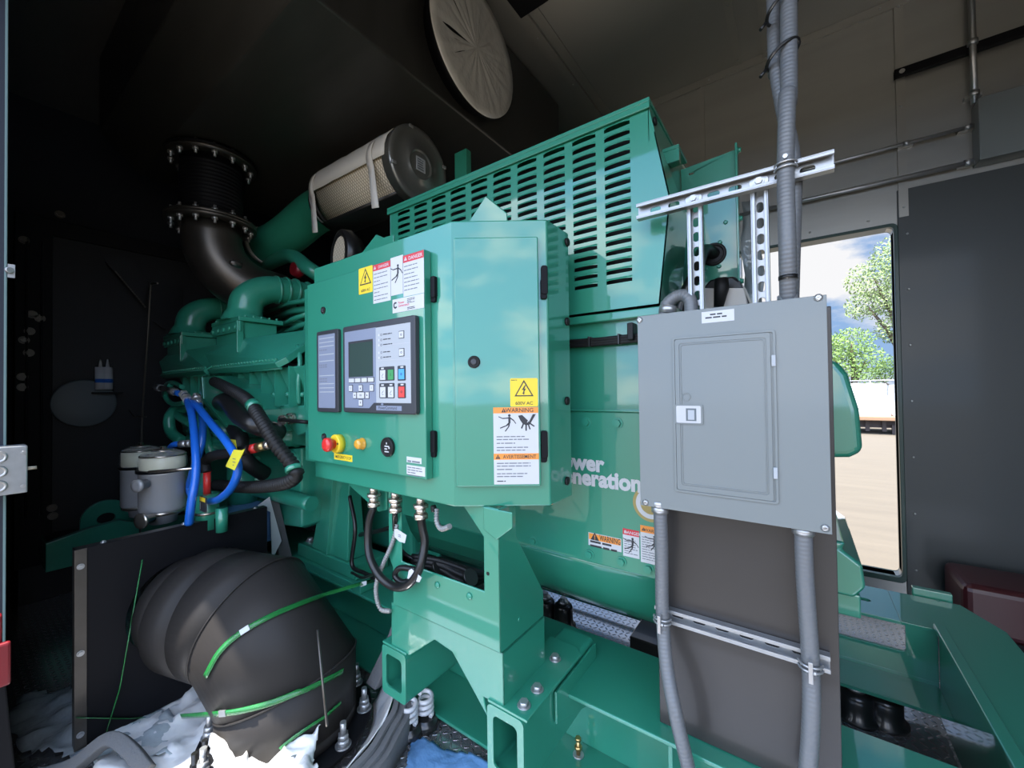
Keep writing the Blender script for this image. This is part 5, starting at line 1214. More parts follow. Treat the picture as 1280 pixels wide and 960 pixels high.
# crankcase
m = MB(); m.box(-3.45, -1.62, 1.38, 2.1, ZR+.05, -.25); m.build('crankcase', G, en, bevel=.02)
m = MB(); m.hull([(x, y, z) for x in (-3.5, -1.6) for y, z in ((1.0, -.26), (1.0, -.02), (1.35, .12), (2.0, .12), (2.2, -.02), (2.2, -.26))]); m.build('cylinder_block', G, en, bevel=.015)
m = MB(); m.box(-1.62, -1.50, 1.45, 2.1, ZR+.05, .15); m.build('flywheel_housing', G, en, bevel=.02)
# intake housings, two alike, seated on the tilted bank of the V
BW = V((0, math.cos(math.radians(38)), math.sin(math.radians(38)))); BN = V((0, -BW.z, BW.y))
def housing(dx):
    g = lambda u, v, y: at(u, v, Y=y)+V((dx, 0, 0))
    fl, fr_ = g(262, 460, YE), g(346, 453, YE); fl.z = fr_.z = (fl.z+fr_.z)/2; zf = fl.z
    Lw = .30
    Fb = Fr(fl, (1, 0, 0), BW)
    Lx = fr_.x-fl.x
    m = MB(); m.slab(Fb, [(-.01, -.012), (Lx, -.012), (Lx+.03, .03), (Lx+.03, Lw), (-.01, Lw)], -.028, 0)
    n_ = 24
    for i in range(n_): m.tube([Fb.p(.015+(Lx-.03)*i/(n_-1), .010, .0), Fb.p(.015+(Lx-.03)*i/(n_-1), .010, .012)], .0065, 6)
    m.build('base_flange', G, en, bevel=.002)
    m = MB(); m.tube([Fb.p(.0, -.004, -.034), Fb.p(Lx, -.004, -.034)], .006, 8); m.build('flange_lip', G, en)
    TL, TM, TR = g(271, 424, YE+.03), g(302, 424, YE+.03), g(329, 428, YE+.11)
    TL.z = TM.z; R1, R2 = g(360, 420, YE+.25), None
    m = MB(); m.hull([g(256, 443, YE+.0), fl+V((0, .004, .002)), fr_+V((-.004, .004, .002)), TL, TM, TR, fr_+BW*(Lw-.01)+V((.02, 0, 0)), R1, V((TL.x, YE+.30, TM.z)), V((fl.x, YE+.26, zf+.21)), V((TR.x, YE+.30, TR.z+.03))])
    m.build('plenum', G, en, bevel=.006)
    # raised rib across the sloping face
    nx0, nx1 = g(270, 410, YE+.02).x, g(300, 410, YE+.02).x; zt2 = g(300, 396, YE+.02).z; ny1 = at(334, 400, X=nx1-dx).y if True else 0
    ny1 = min(max(ny1, YE+.2), YE+.42); y0 = YE+.02
    m = MB(); m.box(nx0, nx1, y0, ny1, TM.z-.05, zt2-.022); m.build('inlet_neck', G, en, bevel=.006)
    m = MB(); m.box(nx0-.02, nx1+.025, y0-.015, ny1+.02, zt2-.0215, zt2); m.box(nx0-.02, nx1+.02, y0-.012, y0-.0002, zt2-.075, zt2-.022)
    m.box(nx1-.006, nx1+.012, y0-.018, y0+.012, TM.z-.07, zt2-.022)
    for i in range(5): m.lathe((nx0+.0+(nx1-nx0-.02)*i/4, y0-.0122, zt2-.052), (0, -1, 0), [(0, .013), (.009, .013), (.010, .006)], 12)
    for i in range(5): m.tube([(nx1+.012, y0+.02+i*(ny1-y0-.02)/4.2, zt2), (nx1+.012, y0+.02+i*(ny1-y0-.02)/4.2, zt2+.012)], .007, 6)
    for i in range(4): m.tube([(nx0+.01+i*.05, y0, zt2), (nx0+.01+i*.05, y0, zt2+.012)], .007, 6)
    m.build('neck_flange', G, en, bevel=.002)
    cx = nx0+(nx1-nx0)*.55; cy = y0+(ny1-y0)*.42
    tp_ = at(322, 362, X=cx-dx); rr = .082
    zc0 = max(tp_.z, zt2+.13)
    P_ = smooth_path([V((cx, cy, zt2)), V((cx, cy+.0, zt2+.04)), V((cx+.005, cy+.02, zc0-.06)), V((cx+.02, cy+.10, zc0)), V((cx+.03, cy+.22, zc0+.015)), V((cx+.03, cy+.36, zc0+.01)), V((cx+.05, cy+.56, zc0-.02))], 8)
    r = [max(rr, .125-.0045*i) if i < 14 else rr-.012*min(1, (i-14)/20) for i in range(len(P_))]
    MB().tube(P_, r, 28, up=V((1, 0, 0))).build('air_pipe', G, en)
    for i in (28, 31, 34, 38): a, b = P_[i], P_[i+1]; d = (b-a).normalized(); MB().tube([a-d*.006, a+d*.006], .080, 24).build('pipe_clamp', G, en)
    return fl.x, fr_.x, zf
hx0_, hx1_, hzf = housing(0)
pitchx = at(257, 455, Y=YE).x-at(199, 462, Y=YE).x
housing(-pitchx)
# heads / rocker boxes below the housings
for k in range(2):
    xo_ = -pitchx*k
    for i in range(6):
        x = hx0_+.14+xo_+i*.135
        if x+.12 > -1.66: continue
        m = MB(); m.hull([(x, YE+.05, hzf-.02), (x+.12, YE+.05, hzf-.02), (x, YE+.11, hzf-.16), (x+.12, YE+.11, hzf-.16), (x, YE+.3, hzf-.02), (x+.12, YE+.3, hzf-.02), (x, YE+.3, hzf-.16), (x+.12, YE+.3, hzf-.16)]); m.build('cylinder_head', G, en, bevel=.008)
        m = MB(); 
        for s_ in (.02, .06, .1): m.lathe((x+s_, YE+.10, hzf-.145), (0, -1, -.2), [(0, .012), (.02, .012), (.024, .006)], 10)
        m.box(x+.122, x+.131, YE+.04, YE+.2, hzf-.20, hzf-.02); m.build('head_bolts', G, en)
m = MB(); m.tube([(-3.4, YE+.17, hzf-.26), (-1.68, YE+.17, hzf-.26)], .055, 24); m.build('coolant_rail', G, en)
for x in (-3.1, -2.75, -2.4, -2.1, -1.85): MB().tube([(x-.012, YE+.17, hzf-.26), (x+.012, YE+.17, hzf-.26)], .066, 24).build('pipe_clamp', G, en)
# hexagonal water housing
A = [at(251, 470, Y=YE-.04), at(272, 468, Y=YE-.04), at(315, 500, Y=YE-.04), at(318, 540, Y=YE-.04), at(286, 535, Y=YE-.04), at(252, 500, Y=YE-.04)]
m = MB(); Fw = FY(YE-.04); m.slab(Fw, [Fw.uv(251, 472), Fw.uv(272, 470), Fw.uv(300, 486), Fw.uv(317, 512), Fw.uv(318, 543), Fw.uv(286, 536), Fw.uv(270, 520), Fw.uv(251, 498)], -.30, 0); m.build('water_housing', 'green', en, bevel=.004)
m = MB(); Fw2 = Fr(Fw.p(0, 0, .0002), Fw.x, Fw.y); m.slab(Fw2, [Fw.uv(251, 472), Fw.uv(254, 471), Fw.uv(256, 498), Fw.uv(272, 517), Fw.uv(288, 534), Fw.uv(286, 536), Fw.uv(270, 520), Fw.uv(251, 498)], 0, .006); m.build('housing_lip', 'green', en, bevel=.002)
# turbo area
for x, y in ((-2.1, 1.42), (-2.95, 1.45)):
    t_ = MB(); t_.lathe((x, y-.12, .50), (0, 1, 0), [(0, .05), (.0, .10), (.03, .14), (.09, .14), (.12, .09), (.2, .07)], 32); t_.build('turbocharger', G, en)
m = MB().mat('rubber_sheen'); p_ = at(446, 318, Y=1.25); m.lathe((p_.x, p_.y, p_.z-.02), (-.2, -1, .0), [(0, .10), (.05, .13), (.09, .125), (.10, .10), (.085, .095)], 32); m.mat('filter_cream').lathe((p_.x, p_.y, p_.z-.02), (-.2, -1, .0), [(.085, .05), (.09, .09)], 24); m.build('turbo_inlet', None, en)
m = MB(); p_ = at(376, 338, Y=1.3); m.lathe((p_.x, p_.y, p_.z), (0, -1, .0), [(0, .05), (.02, .055), (.05, .04)], 20); m.build('actuator', 'red_paint', en)
p_ = at(360, 315, Y=1.3)
MB().tube(smooth_path([at(335, 330, Y=1.35), at(362, 320, Y=1.3), at(385, 335, Y=1.3), at(400, 345, Y=1.35)], 6), .045, 18).build('vent_pipe', G, en)
# injector lines and small plumbing between the banks
rnd = random.Random(5)
for i in range(7):
    x = -2.15+i*.075
    MB().tube(smooth_path([(x, 1.12, hzf+.16), (x+.03, 1.12, hzf+.22), (x+.12, 1.3, hzf+.24), (x+.15, 1.38, hzf+.2)], 4), .008, 8).build('fuel_line', G, en)
for (u0, v0), (u1, v1), y, r in (((325, 392), (400, 372), 1.15, .013), ((345, 412), (385, 392), 1.1, .012), ((350, 420), (400, 400), 1.12, .016), ((340, 398), (395, 385), 1.2, .02), ((352, 405), (395, 410), 1.15, .022)):
    MB().tube([at(u0, v0, Y=y), at((u0+u1)/2, (v0+v1)/2-3, Y=y), at(u1, v1, Y=y)], r, 12).build('pipe', G, en)
m = MB(); m.box(-2.3, -1.66, 1.1, 1.25, hzf+.02, hzf+.15); m.build('valve_cover', G, en, bevel=.015)
m = MB(); m.box(-2.0, -1.66, 1.02, 1.12, hzf-.14, hzf+.06); m.build('valve_cover', G, en, bevel=.012)
# side plumbing
def tb(path, r, name='pipe', mt=G, par=en, n=14, k=7, ridge=None, cap=True): return MB().tube(smooth_path(path, k), r, n, cap, ridge).build(name, mt, par)
tb([at(372, 432, Y=.95), at(375, 450, Y=.93), at(373, 480, Y=.92), at(374, 505, Y=.93)], .010)
tb([at(205, 495, Y=.85), at(207, 482, Y=.82), at(216, 478, Y=.8), at(228, 484, Y=.8)], .012)
tb([at(214, 480, Y=.8), at(207, 495, Y=.79), at(216, 505, Y=.79), at(232, 503, Y=.79)], .014)
tb([at(222, 508, Y=.85), at(212, 522, Y=.80), at(214, 540, Y=.80), at(228, 552, Y=.82)], .030)
tb([at(236, 510, Y=.88), at(222, 515, Y=.84), at(226, 522, Y=.84), at(240, 530, Y=.86)], .024)
tb([at(250, 520, Y=.86), at(256, 545, Y=.84), at(262, 560, Y=.84), at(268, 575, Y=.86)], .026)
tb([at(250, 555, Y=.88), at(285, 560, Y=.86), at(320, 575, Y=.88)], .020)
tb([at(238, 548, Y=.86), at(300, 556, Y=.90), at(360, 545, Y=1.0)], .028)
m = MB(); F_ = FY(.93); m.slab(F_, [F_.uv(335, 505), F_.uv(392, 507), F_.uv(392, 535), F_.uv(372, 545), F_.uv(360, 530), F_.uv(334, 518)], -.12, 0); m.build('pump_bracket', G, en, bevel=.006)
for u, v, y, r, L, nm in ((345, 545, .95, .06, .15, 'fuel_pump'), (262, 540, .90, .07, .2, 'water_pump'), (232, 530, .93, .085, .15, 'oil_cooler'), (310, 600, .98, .075, .2, 'oil_filter_head'), (360, 580, 1.0, .07, .18, 'starter_motor'), (218, 515, .95, .05, .1, 'thermostat')):
    p_ = at(u, v, Y=y); m = MB(); m.lathe(p_, (0, 1, 0), [(0, r*.5), (0, r*.8), (.015, r), (L*.6, r), (L*.6, r*1.15), (L*.7, r*1.15), (L, r)], 24); m.build(nm, G, en)
    for i in range(6):
        a = i*math.pi/3; MB().hexbolt(p_+V((r*.62*math.cos(a), .001, r*.62*math.sin(a))), (0, -1, 0), .008, .006, False).build('bolt', G, en)
m = MB(); F_ = FY(1.02); m.slab(F_, [F_.uv(236, 570), F_.uv(376, 560), F_.uv(376, 660), F_.uv(236, 640)], -.2, 0); m.build('side_cover', G, en, bevel=.01)
for u, v in ((300, 590), (325, 605), (350, 612), (375, 618), (372, 596), (300, 618)):
    p_ = at(u, v, Y=1.019); MB().hexbolt(p_, (0, -1, 0), .013, .01).build('bolt', G, en)
tb([at(310, 610, Y=1.0), at(345, 618, Y=.98), at(390, 630, Y=1.0)], .035)
m = MB(); p_ = at(303, 575, Y=.95); p2 = at(303, 640, Y=.95); m.tube([p_, p2], .07, 24); m.build('oil_filter', G, en)
m = MB(); q_ = at(366, 640, Y=1.13); m.box(q_.x-.14, q_.x+.12, 1.13, 1.22, q_.z-.07, q_.z+.03); m.build('step_box', G, en, bevel=.006)
# sensor with cable
p_ = at(363, 523, Y=.915); m = MB().mat('nickel'); m.lathe(p_+V((.0, .01, 0)), (.5, -1, -.05), [(0, .026), (.02, .026), (.022, .018), (.05, .018), (.052, .022), (.07, .022)], 20); m.build('sensor', None, en)
tb([p_+V((.035, -.06, 0)), at(376, 527, Y=.84), at(390, 528, Y=.88)], .008, 'sensor_cable', 'rubber')
# engine mount pedestal on the rail
mt_ = thing('engine_mount', 'green gusseted pedestal bolted on the skid rail left of the cabinet stand', 'mount', (-1.62, 1.15, ZR))
F_ = FY(1.10)
bq = [F_.uv(378, 690), F_.uv(452, 712)]; bz = [F_.uv(405, 735)[1], F_.uv(378, 683)[1]]
bx0_, bx1_ = at(372, 690, Y=1.10).x, at(452, 700, Y=1.10).x
MB().box(bx0_-.02, bx1_+.03, 1.072, 1.36, ZR+.0005, ZR+.035).build('base_plate', 'green', mt_, bevel=.003)
MB().box(bx0_+.02, bx1_-.03, 1.09, 1.27, ZR+.0355, ZR+.10).build('block', 'green', mt_, bevel=.006)
tz_ = cz0+.03
u0a, u1a = F_.uv(398, 600)[0], F_.uv(424, 600)[0]; l0a, l1a = F_.uv(390, 690)[0], F_.uv(434, 685)[0]
m = MB(); m.hull([(l0a, 1.10, ZR+.101), (l1a, 1.10, ZR+.101), (u0a, 1.16, tz_), (u1a, 1.16, tz_), (l0a, 1.20, ZR+.101), (l1a, 1.20, ZR+.101), (u0a, 1.20, tz_), (u1a, 1.20, tz_)]); m.build('post', 'green', mt_, bevel=.004)
m = MB(); m.hull([((l0a+l1a)/2-.006, 1.085, ZR+.101), ((l0a+l1a)/2+.006, 1.085, ZR+.101), ((u0a+u1a)/2-.006, 1.13, tz_), ((u0a+u1a)/2+.006, 1.13, tz_), ((l0a+l1a)/2-.006, 1.2, ZR+.101), ((l0a+l1a)/2+.006, 1.2, ZR+.101), ((u0a+u1a)/2-.006, 1.2, tz_), ((u0a+u1a)/2+.006, 1.2, tz_)]); m.build('rib', 'green', mt_, bevel=.002)
for u, v in ((383, 674), (406, 686)):
    q_ = at(u, v, Z=ZR+.1); MB().hexbolt((max(q_.x, bx0_+.045), max(1.11, min(q_.y, 1.3)), ZR+.1005), (0, 0, 1), .016, .014).build('bolt', 'zinc', mt_)
# ================================================================== HOSES AT THE ENGINE
def hose(name, lab, cat, path, r, mt='rubber_sheen', ridge=None, ends=None, k=8, grp=None):
    t = thing(name, lab, cat, path[0], grp); pp = smooth_path(path, k)
    MB().tube(pp, r, 18, True, ridge).build('hose', mt, t)
    for i_, m_, L_ in (ends or ()):
        a, b = (pp[0], pp[1]) if i_ == 0 else (pp[-1], pp[-2]); d = (a-b).normalized()
        m = MB().mat(m_); m.tube([a-d*.004, a+d*L_*.45], r*1.25, 16); m.tube([a+d*L_*.45, a+d*L_*.75], r*1.5, 6); m.tube([a+d*L_*.75, a+d*L_], r*.8, 14); m.build('fitting', None, t)
    return t
B_ = .74
hose('coolant_hose', 'thick plain black rubber hose bending out of the hexagonal water housing', 'hose', [at(277, 503, Y=YE-.05), at(286, 502, Y=.76), at(301, 520, Y=.74), at(322, 532, Y=.76), at(348, 541, Y=.86)], .040)
cor = hose('corrugated_hose', 'black corrugated hose looping down from the water housing with green clamps', 'hose', [at(268, 477, Y=YE-.05), at(283, 484, Y=.74), at(309, 500, Y=.72), at(330, 530, Y=.70), at(345, 555, Y=.70), at(366, 582, Y=.72), at(370, 595, Y=.72), at(352, 605, Y=.72), at(310, 609, Y=.73), at(270, 606, Y=.76)], .0215, 'rubber', ridge=(.018, .007))
for (u, v), (u2, v2) in (((315, 505), (320, 512)), ((366, 583), (368, 590))):
    a, b = at(u, v, Y=.715), at(u2, v2, Y=.715); MB().tube([a, a+(b-a)*.8], .027, 20).build('clamp', 'green', cor)
hose('rubber_hose', 'dull black rubber hose hanging below the water housing', 'hose', [at(293, 535, Y=.84), at(300, 548, Y=.80), at(302, 565, Y=.80), at(312, 580, Y=.82), at(330, 592, Y=.90)], .035, 'rubber')
hose('rubber_hose', 'black hose rising from the red fitting of the green cylinder to the brass coupling', 'hose', [at(258, 590, Y=.66), at(257, 578, Y=.66), at(266, 570, Y=.67), at(290, 566, Y=.70), at(312, 562, Y=.74)], .021, 'rubber')
cpl = thing('hose_coupling', 'red and brass threaded coupling on the dark hose in front of the engine', 'coupling', at(325, 560, Y=.76))
a, b = at(314, 561.5, Y=.75), at(344, 554, Y=.80); d = (b-a)
MB().mat('red').tube([a, a+d*.25], .022, 6).build('red_nut', None, cpl); MB().mat('brass').tube([a+d*.26, a+d*.6], .019, 16).build('brass_body', None, cpl); MB().mat('nickel').tube([a+d*.61, a+d*.8], .021, 6).build('nut', None, cpl); MB().mat('brass').tube([a+d*.81, b], .015, 16).build('nipple', None, cpl)
for k_, (lab, pth) in enumerate((
  ('blue hose bending widest, from the engine fittings down past the yellow tag', [at(231, 494, Y=.74), at(245, 506, Y=.70), at(262, 527, Y=.68), at(283, 552, Y=.66), at(296, 575, Y=.66), at(296, 595, Y=.66), at(285, 615, Y=.66), at(268, 626, Y=.66), at(252, 624, Y=.66)]),
  ('blue hose hanging nearest, in front of the grey filter canisters', [at(234, 500, Y=.70), at(240, 520, Y=.66), at(244, 555, Y=.62), at(245, 590, Y=.60), at(239, 630, Y=.58), at(236, 655, Y=.58)]),
  ('blue hose hanging behind the nearest blue hose', [at(248, 505, Y=.72), at(253, 525, Y=.72), at(252, 555, Y=.70), at(241, 590, Y=.68), at(237, 612, Y=.68), at(246, 630, Y=.68)]))):
    hose('blue_hose', lab, 'hose', pth, .0155, 'blue_hose', ends=[(0, 'zinc', .06)])
hose('blue_hose', 'short blue hose end beside the rear filter canister', 'hose', [at(210, 563, Y=.66), at(217, 556, Y=.66), at(226, 555, Y=.68)], .014, 'blue_hose', ends=[(1, 'zinc', .07)])
for (u, v), (u2, v2), lab in (((213, 488), (224, 492), 'steel hose fitting at the engine, upper one with blue collar'), ((196, 484), (205, 486), 'steel fitting with dark knob at the far edge of the engine')):
    a, b = at(u, v, Y=.76), at(u2, v2, Y=.76); t = thing('hose_fitting', lab, 'fitting', a); MB().tube([a, a.lerp(b, .6)], .022, 6).build('nut', 'zinc', t); MB().tube([a.lerp(b, .61), b], .016, 16).build('sleeve', 'blue_hose' if u > 200 else 'rubber', t)
# yellow tags
for lab, pts in (('yellow paper tag tied on the black hose, the lower and larger one', [(292, 562), (302, 563), (306, 561), (293, 588), (282, 583)]), ('yellow paper tag tied on the hose, the smaller one behind', [(288, 549), (294, 550), (296, 562), (289, 563)])):
    F_ = FY(.625 if pts[0][0] > 290 else .69); m = MB().mat('yellow_tag'); m.slab(F_, [F_.uv(*p) for p in pts], -.0015, 0); a, b = F_.uv(291, 576)
    if pts[0][0] > 290: lines(m, Fr(F_.p(0, 0, .0002), F_.x, F_.y), a-.0, b+.01, .03, 3, .012, .003, 'ink_soft', 50)
    tag(m.build('hose_tag', None), lab, 'tag')
# fuel filters
def ffilter(lab, u, vtop, vlid, vbot, Y, r):
    cx = at(u, 600, Y=Y).x; zt, zl, zb = at(u, vtop, Y=Y).z, at(u, vlid, Y=Y).z, at(u, vbot, Y=Y).z
    t = thing('fuel_filter', lab, 'fuel filter', (cx, Y, zb))
    m = MB().mat('cast_alu'); m.lathe((cx, Y, zb), (0, 0, 1), [(0, r*.55), (.03, r*.6), (.04, r*.8), (.055, r*.8), (.056, r*.92), (.07, r*.97), (zl-zb-.01, r*.97), (zl-zb, r*1.06)], 36); m.build('body', None, t)
    m = MB().mat('canister'); m.lathe((cx, Y, zl+.001), (0, 0, 1), [(0, r*.93), (.006, r*.93), (zt-zl-.03, r*.93)], 36); m.build('element_label', None, t)
    m = MB(); Fq = FY(Y-r*.95-.0005); 
    m = MB().mat('clear'); m.lathe((cx, Y, zl+.0005), (0, 0, 1), [(.0, r*1.0), (zt-zl-.045, r*1.0), (zt-zl-.015, r*.88), (zt-zl, r*.5)], 36); m.build('clear_bowl', None, t)
    m = MB().mat('black'); m.lathe((cx, Y, zl+.001), (0, 0, 1), [(-.002, r*1.07), (.012, r*1.07)], 36); m.build('collar', None, t)
    m = MB().mat('nickel'); m.lathe((cx, Y, zt-.006), (0, 0, 1), [(0, r*.5), (.008, r*.4), (.010, r*.15), (.022, r*.13)], 24); m.lathe((cx, Y, zt-.028), (0, 0, 1), [(0, r*.95), (.006, r*.95)], 36); m.build('lid', None, t)
    m = MB().mat('nickel'); m.lathe((cx, Y, zb+.045), (0, 0, 1), [(0, r*.93), (.016, r*.93)], 36); m.build('band', None, t)
    m = MB().mat('ink'); return t, cx, zt, zl, zb
t1, fx1, a, b, c_ = ffilter('grey fuel filter canister with clear bowl, the nearer and larger of two', 204, 562, 588, 652, .60, .092)
MB().lathe((fx1+.07, .60-.075, b-.04), (.5, -1, 0), [(0, .02), (.03, .02), (.031, .028), (.045, .028), (.046, .015)], 16).build('drain_plug', 'cast_alu', t1)
MB().mat('nickel').lathe((fx1+.09, .60-.06, c_+.05), (.5, -1, 0), [(0, .02), (.04, .02), (.041, .034), (.052, .034), (.053, .015)], 20).build('valve', None, t1)
t2, *_ = ffilter('grey fuel filter canister with clear bowl, the farther of two', 176, 557, 584, 644, .62, .085)
tag(MB().box(fx1-.35, fx1+.2, .705, .715, c_+.0, b).build('filter_bracket', 'green_cast', bevel=.003), 'green steel plate behind the two grey fuel filters', 'bracket')
m = MB(); p_ = at(246, 586, Y=.56); m.tube([at(186, 590, Y=.50), at(246, 585, Y=.62)], .006, 8); tag(m.build('clamp_rod', 'nickel'), 'thin steel clamp rod running across the top of the nearer filter canister', 'rod')
# green cylinder with yellow sticker
gc = thing('primer_cylinder', 'small green cylinder with yellow sticker and red top fitting behind the black duct plate', 'cylinder', at(260, 650, Y=.66))
a, b = at(259, 617, Y=.66), at(260, 652, Y=.66)
MB().cyl((a.x, .66, b.z-.03), (a.x, .66, a.z), .043, 28).build('body', 'green', gc)
MB().mat('red').tube([(a.x, .66, a.z), (a.x, .66, at(258, 590, Y=.66).z)], .015, 6).build('red_fitting', None, gc)
m = MB().mat('nickel'); m.cyl((a.x, .66, b.z+.035), (a.x, .66, b.z+.045), .045, 28); m.build('band', None, gc)
m = MB(); Fq = FY(.6155); k_ = Fq.uv(249.5, 620); k2 = Fq.uv(256.5, 641); m.mat('ink').slab(Fq, rrect(k_[0], k2[1], k2[0], k_[1], .002), -.006, 0); m.mat('yellow').rect(Fq, k_[0]+.001, k_[1]-.018, k2[0]-.001, k_[1]-.001, 0, .0006); m.mat('white').rect(Fq, k_[0]+.006, k2[1]+.006, k_[0]+.009, k_[1]-.024, 0, .0006); m.build('sticker', None, gc)
MB().cyl((a.x+.10, .68, b.z-.03), (a.x+.10, .68, b.z+.07), .022, 20).build('side_port', 'green', gc)
# blue box of parts and folded white wrapping behind the duct plate
q_ = at(284, 640, X=-2.25); q2_ = at(345, 633, X=-2.25)
m = MB(); m.box(-2.5, -2.25, q_.y, q2_.y, q_.z-.2, q2_.z+.0); tag(m.build('wrapped_parcel', 'blue_tarp', bevel=.006), 'pale blue wrapped parcel lying against the engine side behind the duct plate', 'parcel')
# ================================================================== RADIATOR END
XRD = -3.78
rd_ = thing('radiator', 'black radiator frame with fine grille filling the dark end of the container', 'radiator', (XRD, 1.3, FLOOR))
zr0, zr1 = -.93, 1.05
Fx = FX(XRD)
yl_ = at(18, 400, X=XRD).y; ym_ = at(66, 400, X=XRD).y
MB().box(XRD-.45, XRD-.02, yl_+.02, 2.4, FLOOR+.001, zr1-.02).build('core', 'grille', rd_)
m = MB()
m.slab(Fx, [(yl_, zr0-.1), (2.45, zr0-.1), (2.45, zr1+.05), (yl_, zr1+.05)], -.03, 0, holes=[[(ym_, zr0+.08), (2.36, zr0+.08), (2.36, zr1-.05), (ym_, zr1-.05)]])
for u in (33, 52): y_ = at(u, 400, X=XRD).y; m.box(XRD, XRD+.015, y_-.006, y_+.006, zr0+.2, zr1-.1)
m.build('frame', 'black', rd_, bevel=.004)
for u, v in ((40, 393), (50, 398), (37, 414), (30, 425), (36, 441), (28, 471), (28, 484), (65, 635), (66, 645), (30, 300), (75, 268)):
    p_ = at(u, v, X=XRD); MB().hexbolt((XRD+.001, p_.y, p_.z), (1, 0, 0), .016, .012).build('bolt', 'iron', rd_)
# guard: perforated deflector sheets
gd = thing('fan_guard', 'dark perforated sheet metal fan guard between radiator and engine', 'guard', (-3.3, 1.2, 0))
XG = -3.70
for quad_ in (((128, 322), (158, 317), (185, 352), (180, 382)), ((190, 400), (196, 398), (206, 405), (204, 410)), ((230, 360), (262, 362), (262, 400), (230, 395))):
    F_ = FX(XG+.03); m = MB(); m.slab(F_, [F_.uv(*p) for p in quad_], -.004, 0); m.build('perforated_plate', 'grille', gd)
    XG += .0
a, b, c_, d = (128, 322), (180, 382), (158, 317), (185, 352)
F_ = FX(XG+.036); m = MB().mat('iron')
for i in range(15):
    k = i/14; m.seg(F_, F_.uv(144+36*k, 339+43*k), F_.uv(146.2+36*k, 341.5+43*k), .008, 0, .002)
m.build('bright_edge', None, gd)
YV = .72
dp = thing('dipstick_tube', 'thin bent steel rod standing in front of the radiator', 'rod', at(178, 540, Y=YV))
MB().tube(smooth_path([at(197, 354, Y=YV), at(191, 355, Y=YV), at(188, 362, Y=YV), at(184, 430, Y=YV), at(179, 500, Y=YV), at(177, 550, Y=YV), at(175, 680, Y=YV)], 8), .0055, 10).build('rod', 'iron', dp)
MB().tube([at(161, 513, Y=YV), at(168, 521, Y=YV), at(183, 521, Y=YV)], .004, 8).build('hook', 'iron', dp)
# round fan cover and white cartridges seen on the grille
p_ = at(106, 504, X=XRD+.04)
m = MB(); m.lathe((XRD+.03, p_.y, p_.z), (1, 0, 0), [(0, .150), (.012, .150), (.016, .143), (.016, .07), (.02, .02)], 48); tag(m.build('fan_hub_cover', 'grey_edge'), 'round disc wrapped in film in front of the radiator grille', 'disc')
def cart(u, lab):
    p0, p1, p2 = at(u, 487, X=XRD+.05), at(u, 459, X=XRD+.05), at(u, 449, X=XRD+.05)
    t = thing('sealant_cartridge', lab, 'cartridge', (XRD+.05, p0.y, p0.z)); MB().mat('white').cyl((XRD+.05, p0.y, p0.z), (XRD+.05, p1.y, p1.z), .026, 18).build('tube', None, t); MB().cyl((XRD+.05, p1.y, p1.z), (XRD+.05, p2.y, p2.z), .010, 12, .003).build('nozzle', 'white', t)
    MB().mat('blue_hose').cyl((XRD+.05, p0.y, p0.z+.045), (XRD+.05, p0.y, p0.z+.07), .0265, 18).build('blue_band', None, t)
cart(125.5, 'white sealant cartridge at the radiator grille, left one'); cart(134.5, 'white sealant cartridge at the radiator grille, right one with a blue band')
tag(MB().box(XRD+.001, XRD+.09, at(112, 488, X=XRD).y, at(150, 488, X=XRD).y, at(125, 490, X=XRD).z-.012, at(125, 490, X=XRD).z-.001).build('ledge_shelf', 'black', bevel=.002), 'narrow black ledge on the radiator grille under the two cartridges', 'ledge')
# ================================================================== BLACK DUCT ELBOW WITH PLATE
de = thing('duct_elbow', 'large black segmented duct elbow with square flange plate and bolted ring, strapped green', 'duct', (-1.6, .6, FLOOR))
XP = -2.06
cs = [at(92, 682, X=XP), at(334, 638, X=XP), at(94, 934, X=XP), at(334, 850, X=XP)]
py0 = (cs[0].y+cs[2].y)/2; py1 = cs[1].y; pz1_ = (cs[0].z+cs[1].z)/2; pzb = FLOOR+.022
re_ = .215; rcol = .185; lq = at(155, 781, X=XP); ce = V((XP, lq.y+rcol, lq.z))
m = MB(); F = FX(XP); m.slab(F, [(py0, pzb), (py1, pzb), (py1, pz1_), (py0, pz1_)], -.005, 0, holes=[circ(ce.y, ce.z, rcol*.98, 40)])
m.build('flange_plate', 'black', de, bevel=.001)
m = MB(); m.box(XP-.042, XP-.005, py0, py0+.004, pzb, pz1_); m.box(XP-.042, XP-.005, py1-.004, py1, pzb, pz1_); m.box(XP-.042, XP-.005, py0, py1, pz1_-.004, pz1_); m.build('folded_edge', 'board', de)
m = MB(); m.box(XP+.0005, XP+.004, py0-.001, py0+.03, pzb, pz1_); m.build('edge_strip', 'iron', de, bevel=.001)
for z in (pz1_-.06, pz1_-.36, pzb+.05): m = MB(); m.hexbolt((XP+.004, py0+.014, z), (1, 0, 0), .007, .006); m.build('bolt', 'zinc', de)
for f_ in (.12, .5, .93): m = MB(); m.hexbolt((XP-.02, py0+(py1-py0)*f_, pz1_), (0, 0, 1), .006, .005); m.build('bolt', 'zinc', de)
# centreline
re_ = .225; e_end = V((-1.53, .73, FLOOR+.03)); hd = V((e_end.x-ce.x, e_end.y-ce.y, 0)); Lh = hd.length; hd.normalize()
drop = ce.z-e_end.z; Rb = min(drop-.03, Lh-.12)
Rb = .30; straight = Lh-Rb; zdrop = ce.z-Rb
cl_ = [ce.copy(), ce+hd*straight]
nG = 2
cen = ce+hd*straight+V((0, 0, -Rb))
